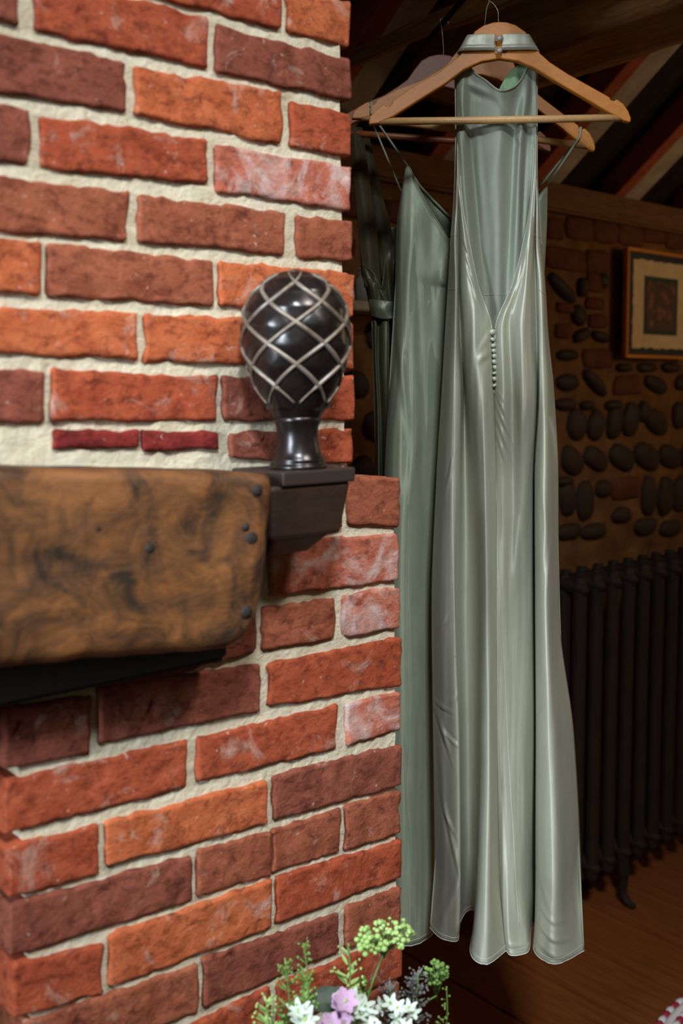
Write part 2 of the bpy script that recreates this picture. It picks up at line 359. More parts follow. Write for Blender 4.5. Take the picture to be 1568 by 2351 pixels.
# ------------------------------------------------------------------ mantel beam
def mantel():
    root = empty('mantel_beam', (.3, 1.0, 1.42), 'heavy worn orange-brown oak mantel beam set against the red brick wall', 'beam')
    x0, x1 = -.5, .724; nx = 90; prof = []
    V = []; Fc = []; nseg = 26
    def bot(x):
        t = (x-.372)/(.68-.372); z = 1.330-.029*t
        if x > .67: s = (x-.67)/(.724-.67); z += .045*s*s
        return z
    for i in range(nx+1):
        x = x0+(x1-x0)*i/nx; zt = 1.536-.0247*(x-.382)/.34+.004*noise.noise(Vector((x*14, 0, 0))); zb = bot(x)+.003*noise.noise(Vector((x*20, 5, 0)))
        ring = []
        yf = .98; yb = YW+.004; R_ = .014
        loop = []
        for k in range(5): a = math.pi/2*k/4; loop.append((yf+R_-R_*math.sin(a), zt-R_+R_*math.cos(a)))
        for k in range(1, 12): loop.append((yf, zt-R_-(zt-zb-R_-.02)*k/12))
        for k in range(5): a = math.pi/2*k/4; loop.append((yf+.02-.02*math.cos(a), zb+.02-.02*math.sin(a)))
        loop += [(yb, zb), (yb, zt)]
        for (y, z) in loop:
            dn = noise.noise(Vector((x*9, z*16, y*9)))*.0045+noise.noise(Vector((x*30, z*60, 2)))*.0018
            endt = max(0, (x-(x1-.014))/.014)
            V.append((x-max(0, (x-.55)/.174)*max(0, (zt-.03-z)/.19)*.030, y+(dn if y < yb else 0)+endt*endt*.010, z))
    m = len(loop)
    for i in range(nx):
        for k in range(m): Fc.append((i*m+k, (i+1)*m+k, (i+1)*m+(k+1) % m, i*m+(k+1) % m))
    Fc.append(tuple(range(m))[::-1]); Fc.append(tuple(nx*m+k for k in range(m)))
    o = mesh('timber', V, Fc, MANTEL, root); recalc(o)
    # old peg holes and nail heads
    for (px_, py_, r) in ((592, 1126, .0075), (578, 1238, .009), (566, 1210, .005), (568, 1405, .008), (225, 1215, .005), (345, 1260, .006)):
        p = on(px_, py_, 1, .979)
        V, Fc = lathe_data([(r*.2, 0), (r*.9, 0), (r, .002), (r*.6, .004), (r*.1, .0045)], (0, 0, 0), 12)
        V = [(p.x+v.x*1.1, .982-v.z, p.z+v.y) for v in V]; q = mesh('peg', V, Fc, DARKOAK, root); recalc(q)
    return root
mantel()
box('beam_shade_strip', (-.5, 1.04, 1.272), (.69, YW+.02, 1.32), DARKOAK, None, .006)  # black-brown strip added to deepen the shadow below the beam
tag(bpy.data.objects['beam_shade_strip'], 'dark timber strip added under the oak mantel beam, deepening its shadow', 'beam')
# dark end block that carries the finial
blk = empty('mantel_end_block', (.79, 1.04, 1.42), 'dark brown wooden end block on the wall carrying the finial', 'bracket')
def frustum(name, x0, x1, y0, z0, z1, ix0, ix1, iy, mat, parent, bev=.004):
    """block against the wall; the bottom is inset by ix0, ix1, iy"""
    V = [(x0, y0, z1), (x1, y0, z1), (x1, YW+.003, z1), (x0, YW+.003, z1), (x0+ix0, y0+iy, z0), (x1-ix1, y0+iy, z0), (x1-ix1, YW+.003, z0), (x0+ix0, YW+.003, z0)]
    o = mesh(name, V, [(0, 1, 2, 3), (7, 6, 5, 4), (0, 4, 5, 1), (1, 5, 6, 2), (2, 6, 7, 3), (3, 7, 4, 0)], mat, parent, smooth=False); recalc(o)
    md = o.modifiers.new('bevel', 'BEVEL'); md.width = bev; md.segments = 3; return o
frustum('block', .727, .858, .992, 1.425, 1.494, .004, .014, .006, MANTELD, blk, .006)
frustum('cap', .742, .862, .988, 1.493, 1.512, 0, 0, 0, plain('slate_brown_cap', S(50, 40, 35), .4, 0, .2, 40), blk, .003)
frustum('foot', .745, .842, 1.012, 1.398, 1.426, .012, .02, .03, MANTELD, blk, .006)
# ------------------------------------------------------------------ finial
FC = (.797, 1.028, 1.512)
fin = empty('finial', FC, 'dark bronze artichoke finial with latticed scales on the mantel end', 'ornament')
def egg(t):      # t 0 bottom .. 1 top of the bulb
    z = .066+.189*t
    prof = [(0, .031), (.08, .0405), (.2, .052), (.34, .0625), (.48, .0685), (.6, .0698), (.72, .066), (.83, .056), (.91, .0425), (.965, .027), (1, .002)]
    for (a, ra), (b, rb) in zip(prof[:-1], prof[1:]):
        if t <= b:
            k = (t-a)/(b-a); k2 = k*k*(3-2*k)*.25+k*.75; return ra+(rb-ra)*k2, z
    return .002, z
V, Fc = lathe_data([(.0, 0), (.037, 0), (.038, .003), (.036, .006), (.0335, .0075), (.0345, .010), (.0340, .013), (.032, .015), (.030, .022), (.0275, .032), (.0265, .044), (.0275, .054), (.0305, .061), (.0315, .066), (.02, .070)], FC, 48)
o = mesh('pedestal', V, Fc, FIN, fin); recalc(o)
NH = 6; PITCHT = .27; nphi = 144; nt = 110; V = []; Fc = []
off = math.atan2(-(FC[1]), -(FC[0]))
def lat(phi, t):
    a = phi/(2*math.pi)*NH; b = t/PITCHT; s1 = (a+b) % 1; s2 = (a-b) % 1
    return min(s1, 1-s1), min(s2, 1-s2)
T0 = .08
for j in range(nt+1):
    t = j/nt; r, z = egg(t)
    for k in range(nphi):
        ph = 2*math.pi*k/nphi; d1, d2 = lat(ph-off, t-T0)
        bul = (min(d1, .5)*min(d2, .5))**.5*.007*(1 if .06 < t < .93 else .3)
        rr = r+bul-.001
        V.append((FC[0]+rr*math.cos(ph), FC[1]+rr*math.sin(ph), FC[2]+z))
for j in range(nt):
    for k in range(nphi): Fc.append((j*nphi+k, j*nphi+(k+1) % nphi, (j+1)*nphi+(k+1) % nphi, (j+1)*nphi+k))
Fc.append(tuple(nt*nphi+k for k in range(nphi))); o = mesh('scaled_bulb', V, Fc, FIN, fin); recalc(o)
for sgn in (1, -1):
    for h in range(NH):
        pts = []
        for q in range(60):
            t = .10+.86*q/59; r, z = egg(t); ph = off+2*math.pi*(h+sgn*(t-T0)/PITCHT)/NH
            pts.append((FC[0]+(r+.0006)*math.cos(ph), FC[1]+(r+.0006)*math.sin(ph), FC[2]+z))
        V, Fc = tube_data(pts, [.0029 if 6 < i < 54 else .0016 for i in range(60)], 6); o = mesh('lattice_ridge', V, Fc, FINR, fin); recalc(o)
# ------------------------------------------------------------------ floor, far wall, roof
YB = 2.05
fl = empty('floor', (1.5, .8, 0), kind='structure')
box('subfloor', (-1.2, -1.2, -.05), (4.2, 2.3, -.022), DARKOAK, fl, 0)
x = 2.315-.208*14; k = 0
while x < 4.0:
    w = .208
    b = box('floor_board', (x+.0025, -1.2, -.022), (x+w-.0025, 2.25, 0+random.uniform(-.0015, .0015)), FLOORM, fl, .003); x += w
wb = empty('wall_back', (2.6, YB, 0), kind='structure')
box('flint_mortar', (.9, YB, 0), (4.1, YB+.25, 2.27), DMORT, wb, 0)
def blob(name, c, w, h, tilt, mat, dep=.022, seed=0, squ=2.4, parent=None):
    V = []; Fc = []; nr = 5; na = 16; ct, st = math.cos(tilt), math.sin(tilt)
    for j in range(nr+1):
        rr = math.sin(math.pi/2*j/nr) if j < nr else 1.02
        dp = math.cos(math.pi/2*j/nr)*dep if j < nr else -.01
        for k in range(na):
            a = 2*math.pi*k/na; ca, sa = math.cos(a), math.sin(a)
            q = (abs(ca)**squ+abs(sa)**squ)**(-1/squ)*(1+.14*noise.noise(Vector((ca*1.5+seed, sa*1.5, seed*.7))))
            X = ca*q*rr*w/2; Z = sa*q*rr*h/2
            V.append((c.x+X*ct-Z*st, YB-dp-.001, c.z+X*st+Z*ct))
            if j == 0: break
    for k in range(na): Fc.append((0, 1+k, 1+(k+1) % na))
    for j in range(1, nr):
        for k in range(na): Fc.append((1+(j-1)*na+k, 1+j*na+k, 1+j*na+(k+1) % na, 1+(j-1)*na+(k+1) % na))
    o = mesh(name, V, Fc, mat, parent); recalc(o); return o
CR = [(188,328,96,120,0,'k'),(335,330,148,124,0,'k'),(490,345,132,130,0,'k'),(640,360,128,130,0,'k'),(782,368,130,90,0,'k'),(905,385,92,120,0,'k'),
(250,510,225,125,0,'k'),(440,525,120,140,0,'k'),(228,685,165,85,-28,'f'),(350,680,50,110,0,'f'),(430,650,90,110,0,'k'),(262,1085,112,62,0,'f'),(445,1105,165,108,0,'k'),
(262,1248,120,88,0,'f'),(425,1250,140,84,-32,'f'),(625,1262,148,112,0,'k'),(792,1262,125,84,-14,'f'),(950,1250,80,90,0,'f'),
(320,1500,100,170,-12,'f'),(432,1505,84,170,-22,'f'),(545,1480,76,200,-16,'f'),(640,1468,86,195,-16,'f'),(722,1425,64,120,-24,'f'),(795,1485,120,130,-20,'f'),(940,1440,90,150,0,'f'),
(290,1720,120,140,-30,'f'),(430,1705,130,120,-20,'f'),(590,1700,135,135,-20,'f'),(738,1692,140,132,-22,'f'),(875,1692,115,130,-20,'f'),(985,1690,80,130,0,'f'),
(262,1945,78,200,4,'f'),(368,1955,90,215,2,'f'),(478,1885,82,100,0,'f'),(612,1882,150,125,0,'k'),(748,1925,76,225,0,'f'),(850,1932,82,225,0,'f'),(940,1915,76,205,0,'f'),
(430,775,100,70,0,'k'),(330,850,80,110,-15,'f'),(445,880,100,80,0,'k'),(250,800,90,60,0,'k'),(345,965,90,70,20,'f'),(460,975,90,60,-10,'f'),(240,940,90,80,0,'k'),(740,1160,100,56,0,'f'),(880,1160,100,56,0,'f'),(600,1160,80,50,0,'f'),(470,640,60,90,0,'f'),(540,1385,90,60,0,'f'),(250,1380,110,70,0,'f'),(380,1385,80,50,0,'f'),(240,1840,100,50,0,'f'),(270,2140,130,90,0,'f'),(420,2140,130,90,0,'f'),(585,2045,100,90,0,'f'),(730,2110,120,100,0,'f'),(880,2120,120,90,0,'f')]
for i, (cx, cy, w, h, t, kd) in enumerate(CR):
    X = 1200+cx*.383; Y = 400+cy*.383; c = on(X, Y, 1, YB)
    a = on(X-w*.383/2, Y, 1, YB); b = on(X+w*.383/2, Y, 1, YB); e = on(X, Y-h*.383/2, 1, YB); g = on(X, Y+h*.383/2, 1, YB)
    blob('brick' if kd == 'k' else 'flint', c, (b.x-a.x)*1.16, (e.z-g.z)*1.12, math.radians(t), DBRICK if kd == 'k' else FLINT, .016 if kd == 'k' else .024, i*1.3, 7 if kd == 'k' else 2.5, wb)
rz = 2.12; rown = 0
while rz > .2:
    xx = 1.05+(.07 if rown % 2 else 0)
    while xx < 3.95:
        c = Vector((xx+random.uniform(-.01, .01), YB, rz+random.uniform(-.008, .008)))
        kd = rown in (0, 1) or random.random() < .16
        if not (2.52 < xx < 3.46 and rz > 1.13) and not (rz < 1.15 and xx > 2.3 and rown % 2):
            o = blob('brick' if kd else 'flint', c, .125 if kd else random.uniform(.08, .115), .066 if kd else random.uniform(.07, .1), 0 if kd else random.uniform(-.4, .4), DBRICK if kd else FLINT, .016 if kd else .022, xx*7+rz*3, 7 if kd else 2.4, wb)
        xx += .15
    rz -= .118; rown += 1
box('trim_1', (.9, YB-.035, 2.185), (4.1, YB+.2, 2.272), BEAMW, None, .008)['kind'] = 'structure'
roof = empty('ceiling', (2.4, 1.3, 2.6), kind='structure')
SL = .75
def slope(name, x0, x1, o0, o1, y0, y1, mat, bev=.004):
    z = lambda y: 2.275+SL*(YB-y)
    V = [(X, Y, z(Y)+o) for X in (x0, x1) for Y in (y0, y1) for o in (o0, o1)]
    f = mesh(name, V, [(0, 1, 3, 2), (4, 6, 7, 5), (0, 4, 5, 1), (2, 3, 7, 6), (0, 2, 6, 4), (1, 5, 7, 3)], mat, roof, smooth=False); recalc(f)
    if bev: md = f.modifiers.new('bevel', 'BEVEL'); md.width = bev; md.segments = 2
    return f
bx = .9
while bx < 4.1:
    slope('roof_board', bx+.002, bx+.198, .102, .118, .35, 2.2, ROOFB, 0); bx += .2
for i, xr in enumerate([.73, 1.18, 1.62, 2.07, 2.52, 2.965, 3.41, 3.86]):
    slope('rafter', xr, xr+.055, 0, .10, .35, 2.1, RAFT)
    slope('lit_underside', xr+.056, xr+.15, .004, .101, .35, 2.1, PALELIT)  # pale strip paints the window light on the rafter's underside
tb = empty('tie_beam', (1.97, .8, 2.5), 'massive old oak tie beam crossing overhead behind the front hanger', 'beam')
def rough_beam(name, x0, x1, y0, y1, z0, z1, mat, parent):
    V = []; Fc = []; ny = 70; loop0 = []
    m8 = 6
    for k in range(m8): loop0.append((x0+(x1-x0)*k/m8, z0))
    for k in range(m8): loop0.append((x1, z0+(z1-z0)*k/m8))
    for k in range(m8): loop0.append((x1+(x0-x1)*k/m8, z1))
    for k in range(m8): loop0.append((x0, z1+(z0-z1)*k/m8))
    m = len(loop0)
    for i in range(ny+1):
        y = y0+(y1-y0)*i/ny
        for (X, Z) in loop0:
            q = Vector((X*9, y*4, Z*9)); V.append((X+noise.noise(q)*.012+noise.noise(q*4)*.004, y, Z+noise.noise(q+Vector((5, 2, 1)))*.012+noise.noise(q*4+Vector((1, 2, 9)))*.004))
    for i in range(ny):
        for k in range(m): Fc.append((i*m+k, i*m+(k+1) % m, (i+1)*m+(k+1) % m, (i+1)*m+k))
    Fc.append(tuple(range(m))[::-1]); Fc.append(tuple(ny*m+k for k in range(m)))
    o = mesh(name, V, Fc, mat, parent); recalc(o); return o
rough_beam('timber', 1.84, 2.06, -.2, 1.9, 2.37, 2.62, BEAM, tb)
cl = rough_beam('roof_brace', 1.63, 1.66, -.2, 2.0, 2.40, 2.435, BEAM, None)
tag(cl, 'thin dark roof batten crossing above the far hanger', 'beam')
# ------------------------------------------------------------------ hangers
def hook_apex(p): return p
OUT = [(-289,212),(-287,196),(-276,184),(-262,173),(-254,169),(-250,174),(-243,174),(-238,168),(-236,162),(-190,132),(-140,107),(-108,84),(-86,66),(-70,40),(-55,18),(-36,6),(-15,0),(0,-1),(15,0),(34,6),(55,20),(70,38),(88,66),(110,85),(150,110),(200,137),(242,160),(245,166),(252,168),(258,164),(272,174),(284,190),(290,205),(289,214),
       (276,211),(240,192),(180,158),(120,124),(78,98),(40,82),(0,76),(-40,82),(-78,98),(-120,128),(-180,163),(-235,196),(-268,210)]
def hanger(px_, py_, Z, roll, yaw, label, mats, hooktop, k=1.0, hookpts=None):
    P = at(px_, py_, Z)
    root = empty('clothes_hanger', P, label, 'hanger', 'wooden hangers on the rod')
    sc = 1.754/FPX*k
    ex = (R0*math.cos(yaw)+FH*math.sin(yaw)); ez = Vector((0, 0, 1)); ey = ez.cross(ex)
    cr, sr = math.cos(roll), math.sin(roll)
    def L(x, y, d=0):   # x right, y down in photo-like units of the front hanger; d towards the back in metres
        X = (x*cr-y*sr)*sc; Y = (x*sr+y*cr)*sc
        return P+ex*X-ez*Y+ey*d
    T = .0065
    V = [L(x, y, -T) for x, y in OUT]+[L(x, y, T) for x, y in OUT]; m = len(OUT)
    Fc = [tuple(range(m)), tuple(range(2*m-1, m-1, -1))]+[(k_, m+k_, m+(k_+1) % m, (k_+1) % m) for k_ in range(m)]
    o = mesh('shoulder_arms', V, Fc, mats[0], root, smooth=False); recalc(o)
    md = o.modifiers.new('bevel', 'BEVEL'); md.width = .0022; md.segments = 3; md.limit_method = 'ANGLE'; md.angle_limit = math.radians(50)
    tube('trouser_bar', [L(-268, 204), L(-90, 204), L(90, 203), L(274, 202)], .0062, mats[1], root, 12)
    A = L(0, 1)
    if hookpts: pts = smoothpts([A-Vector((0, 0, .01))]+[at(a, b, Z+dz) for a, b, dz in hookpts]+hooktop(P), 5)
    tube('hook', pts, .0010, CHROME, root, 8)
    return root, L
# iron rod the three hooks hang over
Pa = at(1128, -40, 1.754); Pc = at(1020, 46, 2.0); zr = Pc.z-.003
ra = Vector((Pa.x, Pa.y, 0)); rc = Vector((Pc.x, Pc.y, 0)); rdir = (rc-ra).normalized()
A0 = rc-rdir*.95; A1 = rc+rdir*.66; A0.z = A1.z = zr
tube('hanging_rod', [A0, (A0+A1)/2, A1], .0055, BLACKIRON, None, 10)
tag(bpy.data.objects['hanging_rod'], 'thin dark iron rod overhead that the hanger hooks loop over', 'rod')
def top_on_rod(P, side=1):
    t = (Vector((P.x, P.y, 0))-A0).dot(rdir); q = A0+rdir*t; q.z = zr
    # loop lies in the plane across the rod
    n_ = Vector((-rdir.y, rdir.x, 0)); r = .008*1.0
    if (P-q).dot(n_) < 0: n_ = -n_
    return [q+n_*r*math.cos(a)+Vector((0, 0, 1))*r*math.sin(a) for a in (0, .8, 1.57, 2.4, 3.14, 3.7)]
H1, L1 = hanger(1147, 54, 1.754, 0, 0, 'front varnished wooden hanger carrying the pale halter-neck dress', (HANG, BAR), top_on_rod, 1, [(1144, 45, 0), (1143, 25, 0), (1132, 8, 0), (1122, -6, 0)])
H2, L2 = hanger(1115, 97, 1.87, math.radians(7.9), 0, 'tilted wooden hanger right behind the front one, carrying the strappy slip dress', (HANG, BAR), top_on_rod, 1, [(1113, 60, 0), (1117, 20, 0), (1121, 0, 0)])
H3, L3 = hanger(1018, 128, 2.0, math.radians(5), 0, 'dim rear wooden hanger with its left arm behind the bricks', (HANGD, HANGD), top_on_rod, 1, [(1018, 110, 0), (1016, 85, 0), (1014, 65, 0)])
# ------------------------------------------------------------------ cloth
def pchip(ts, ys, t):
    n_ = len(ts)
    if t <= ts[0]: return ys[0]
    if t >= ts[-1]: return ys[-1]
    i = 0
    while t > ts[i+1]: i += 1
    def dl(j): return (ys[j+1]-ys[j])/(ts[j+1]-ts[j])
    def m(j):
        if j == 0: return dl(0)
        if j == n_-1: return dl(n_-2)
        a, b = dl(j-1), dl(j)
        if a*b <= 0: return 0
        return 2*a*b/(a+b)
    h = ts[i+1]-ts[i]; s = (t-ts[i])/h; s2 = s*s; s3 = s2*s
    return (2*s3-3*s2+1)*ys[i]+(s3-2*s2+s)*h*m(i)+(-2*s3+3*s2)*ys[i+1]+(s3-s2)*h*m(i+1)
class Cloth:
    """rows: (photo heights, columns, depth towards the camera in cm) read off the photograph, turned into real positions around distance f0"""
    def __init__(s, rows, f0, wr=.0, seed=0, xm=1150, k=1.0):
        s.k = k
        s.f0 = f0; s.wr = wr; s.seed = seed; s.n = len(rows[0][1]); s.rows = []
        for py, xs, ds in rows:
            if isinstance(py, (list, tuple)): zs = [at(x, y, f0).z for x, y in zip(xs, py)]
            else: zs = [at(xm, py, f0).z]*s.n
            s.rows.append((zs, xs, ds))
        s.ts = [0]
        for a, b in zip(s.rows[:-1], s.rows[1:]): s.ts.append(s.ts[-1]+max(.004, (sum(a[0])-sum(b[0]))/s.n))
    def deepen(s, k):
        for i in range(len(s.rows)-2): z, x, d = s.rows[i]; s.rows[i] = (z, x, [q*(1+(k-1)*max(0, min(1, (9.5-i)/3))) for q in d])
        return s
    def ctl(s, t):
        return [(pchip(s.ts, [r[0][i] for r in s.rows], t), pchip(s.ts, [r[1][i] for r in s.rows], t), pchip(s.ts, [r[2][i] for r in s.rows], t)) for i in range(s.n)]
    def creases(s, lst):
        s.cr = [(a, at(a, b, s.f0).z, c, at(c, d, s.f0).z, amp, w) for a, b, c, d, amp, w in lst]; return s
    def pos(s, z, x, d):
        w = 0
        K = FPX/s.f0
        for (xa, za, xb, zb, amp, wd) in getattr(s, 'cr', ()):
            ex, ez = xb-xa, (zb-za)*K; L2_ = ex*ex+ez*ez; px_, pz_ = x-xa, (z-za)*K
            t = (px_*ex+pz_*ez)/L2_
            if t < -.5 or t > 1.5: continue
            q = (px_*ez-pz_*ex)/math.sqrt(L2_)/wd
            if abs(q) > 3: continue
            e = t if t < 0 else (t-1 if t > 1 else 0)
            d += amp*(math.exp(-q*q)-.6*math.exp(-(q-1.3)**2))*math.exp(-(e/.22)**2)*(.35+.65*math.sin(math.pi*min(1, max(0, t))))
        if s.wr:
            w = s.wr*(noise.noise(Vector((x*.05, z*3.2, s.seed)))+.5*noise.noise(Vector((x*.13, z*7, s.seed+4))))
        return solve(x, z, s.f0-(d*s.k+w)/100)
    def at(s, u, t):
        c = s.ctl(t); return s.ev(c, u)
    def ev(s, c, u):
        n_ = s.n; i = min(int(u), n_-2); k = u-i
        g = lambda j: c[min(max(j, 0), n_-1)]
        out = []
        for q in range(3):
            a, b, c_, d = g(i-1)[q], g(i)[q], g(i+1)[q], g(i+2)[q]
            out.append(.5*((2*b)+(c_-a)*k+(2*a-5*b+4*c_-d)*k*k+(3*b-a-3*c_+d)*k**3))
        return s.pos(*out)
    def build(s, name, mat, parent, nv=140, nu=7, thick=.0008):
        V = []; Fc = []; cols = (s.n-1)*nu+1; T = s.ts[-1]
        for j in range(nv+1):
            c = s.ctl(T*j/nv)
            for i in range(cols): V.append(s.ev(c, i/nu))
        for j in range(nv):
            for i in range(cols-1): a = j*cols+i; Fc.append((a, a+1, a+cols+1, a+cols))
        o = mesh(name, V, Fc, mat, parent)
        md = o.modifiers.new('thickness', 'SOLIDIFY'); md.thickness = thick; md.offset = 0
        return o
    def edge(s, t=None, u=None, k=90, lift=.0006, t0=0, t1=None):
        T = s.ts[-1]; out = []
        for q in range(k+1):
            if u is None: p = s.at((s.n-1)*q/k, T if t is None else t)
            else: p = s.at(u, t0+((t1 or T)-t0)*q/k)
            out.append(p-FH*lift)
        return out
    def tz(s, py, xm=1150):        # parameter of a photo height
        z = at(xm, py, s.f0).z; lo, hi = 0, s.ts[-1]
        for _ in range(30):
            m = (lo+hi)/2; c = s.ctl(m)
            if sum(q[0] for q in c)/s.n > z: lo = m
            else: hi = m
        return lo
Z1 = 1.754
d1 = empty('halter_dress', at(1150, 1200, Z1), 'pale sage satin halter dress with low buttoned back on the front hanger', 'dress', 'hanging bridesmaid dresses')
HEMY = 2148
Lp = Cloth([
 (130, [1044,1045,1046,1047,1048,1049,1050,1051,1052], [-1.6]*9),
 (300, [1046,1047,1048,1049,1050,1051,1052,1053,1054], [-1.7,-1.6,-1.5,-1.4,-1.3,-1.3,-1.4,-1.5,-1.6]),
 (400, [1044,1046,1048,1049,1050,1052,1053,1055,1057], [-1.5,-1,-.6,-.4,-.3,-.3,-.5,-.7,-1]),
 (470, [1041,1043,1046,1049,1052,1054,1056,1059,1062], [-1.5,-.8,-.2,0,-.5,-.1,.2,.3,-.2]),
 (560, [1034,1038,1044,1050,1054,1058,1064,1070,1078], [-1.5,0,1.0,.3,-.6,.4,1.2,1.4,.6]),
 (655, [1028,1036,1046,1051,1054,1060,1072,1085,1098], [-2,0,1.2,.4,-.9,.6,1.7,1.6,.5]),
 (757, [1022,1032,1045,1051,1057,1068,1084,1104,1129], [-2,0,1.2,.3,-1.2,.9,2.1,1.9,.5]),
 (900, [1014,1026,1041,1056,1066,1074,1092,1112,1134], [-3,0,1.3,.7,-2.6,.2,2.4,2.7,.3]),
 (1100, [1002,1018,1037,1052,1066,1084,1105,1118,1139], [-4,-.3,1.5,.6,-2.8,-.9,2.6,3.2,.2]),
 (1400, [991,1013,1042,1047,1066,1090,1107,1122,1140], [-4.5,.2,2.2,.2,-3.6,-1.8,2.9,4.2,.5]),
 (1700, [994,1020,1052,1055,1070,1093,1107,1124,1141], [-5,.4,3,-.4,-5,-2.8,3.2,5.4,1]),
 (2000, [998,1022,1055,1057,1072,1092,1097,1120,1147], [-5,1,4,-1.6,-7,-5,4,7.4,2.6]),
 (HEMY-50, [992,1018,1054,1056,1072,1092,1089,1118,1156], [-4,1,3,-3,-8,-7,5,8.6,4]),
 (HEMY, [987,1016,1050,1054,1072,1093,1080,1116,1163], [-3,.9,1.4,-4,-9,-8,5.5,9.4,5]),
], Z1, .22, 1)
Rp = Cloth([
 (130, [1229,1230,1230,1231,1231,1232,1232,1233,1233], [-1.6]*9),
 (300, [1227,1228,1229,1229,1230,1231,1231,1232,1233], [-1.7,-1.6,-1.5,-1.4,-1.3,-1.3,-1.4,-1.5,-1.6]),
 (400, [1222,1224,1225,1227,1229,1230,1231,1232,1233], [-1,-.8,-.6,-.5,-.4,-.4,-.5,-.8,-1.4]),
 (470, [1217,1219,1222,1225,1227,1230,1232,1235,1237], [-.2,.2,.3,.2,.3,-.3,.1,0,-1.4]),
 (560, [1201,1206,1212,1217,1223,1227,1232,1238,1243], [.4,1.2,1.5,1.6,1.0,-.2,.6,.2,-1.5]),
 (655, [1176,1185,1195,1207,1219,1229,1238,1246,1252], [.5,1.5,1.3,2.1,1.2,-.2,.8,.5,-1.6]),
 (757, [1137,1152,1172,1197,1217,1231,1240,1249,1258], [.5,1.9,1.2,2.8,1.8,-.2,.9,.8,-2]),
 (900, [1134,1156,1176,1200,1226,1234,1240,1256,1272], [.3,2.1,.8,3,1.6,-1,1.2,1.2,-3]),
 (1100, [1139,1156,1178,1200,1220,1226,1231,1254,1282], [.2,.6,-.2,.9,-.8,-3,.6,3.2,-3.4]),
 (1400, [1140,1160,1180,1202,1220,1227,1234,1256,1283], [.5,.2,-.8,-1.9,-3.3,-5.2,.8,4.2,-2.6]),
 (1700, [1141,1160,1182,1204,1222,1229,1237,1268,1318], [1,1.0,-.2,-1.6,-4,-6,1.0,5.4,-2.4]),
 (2000, [1147,1165,1185,1204,1219,1227,1238,1276,1334], [2.6,3.8,2.9,1,-3,-6,2.6,8.0,-1.2]),
 (HEMY-50, [1156,1168,1188,1208,1219,1228,1233,1274,1336], [4,5.4,4.8,3,-2,-5,4.4,9,3]),
 (HEMY, [1163,1172,1192,1214,1219,1230,1227,1276,1341], [5,6.6,6.6,5,-2,-4.6,5.4,9.6,5.4]),
], Z1, .22, 5)
Lp.deepen(1.5).creases([(998,1640,1022,1700,.5,4),(1006,1640,1034,1730,.45,4),(1050,1697,1016,1676,.4,4),(1016,1832,1052,1970,.6,4.5),(1022,1862,1042,1896,.4,3.5),
 (1052,2000,1006,2128,.7,7),(994,1622,1034,1626,.35,4),(1008,1450,1026,1408,.35,4),(1040,1050,1020,1145,.3,3.5),(1050,1580,1030,1612,.3,5),
 (1066,560,1082,604,.3,3),(1072,596,1090,650,.3,3),(1078,640,1099,700,.3,3),(1100,830,1120,812,.5,7),(1126,762,1104,800,.35,5),(1090,700,1080,900,.4,7),(1008,1700,1018,1840,.4,6)])
Rp.deepen(1.5).creases([(1141,905,1164,965,.35,3),(1142,935,1174,1012,.35,3),(1142,965,1170,1045,.3,3),(1140,892,1156,922,.25,2.5),(1142,1000,1160,1060,.25,3),
 (1214,540,1196,650,.3,4),(1206,600,1180,700,.3,4),(1176,700,1186,900,.4,7),(1238,2085,1300,2108,.35,6),(1236,2120,1316,2142,.3,6),(1240,2050,1285,2066,.3,6),(1240,1990,1262,2040,.3,7),
 (1150,2125,1205,2135,.25,5),(1262,1240,1256,1340,.4,5),(1246,1120,1256,1240,.3,5),(1190,1180,1180,1340,.5,9)])
Lp.build('left_back_panel', SAT1, d1, 400, 9); Rp.build('right_back_panel', SAT1, d1, 400, 9)
Bk = Cloth([
 (560, [1236,1215,1180,1140,1100,1065,1040], [-2,-4,-5,-5.5,-5,-4,-2]),
 (757, [1258,1230,1190,1140,1090,1050,1022], [-2,-5,-6.5,-7,-6.5,-5,-2]),
 (1100, [1282,1240,1195,1140,1085,1040,1002], [-3.4,-6,-8,-8,-8,-6,-4]),
 (1500, [1294,1240,1195,1140,1085,1035,991], [-2.6,-8,-9,-8,-9.5,-8,-4.6]),
 (1900, [1331,1260,1210,1145,1085,1040,998], [-1.2,-9,-8,-10,-10,-9,-5]),
 (HEMY, [1341,1300,1215,1150,1090,1052,987], [5.4,-6,-7,-10,-9.5,-10,-3]),
], Z1, .2, 9)
Bk.rows[:-1] = [(z, [x-5 if i == 0 else x+5 if i == len(x_)-1 else x for i, x in enumerate(x_)], d) for z, x_, d in Bk.rows[:-1]]
Bk.build('front_skirt_panel', SATIN_IN, d1, 90, 6)
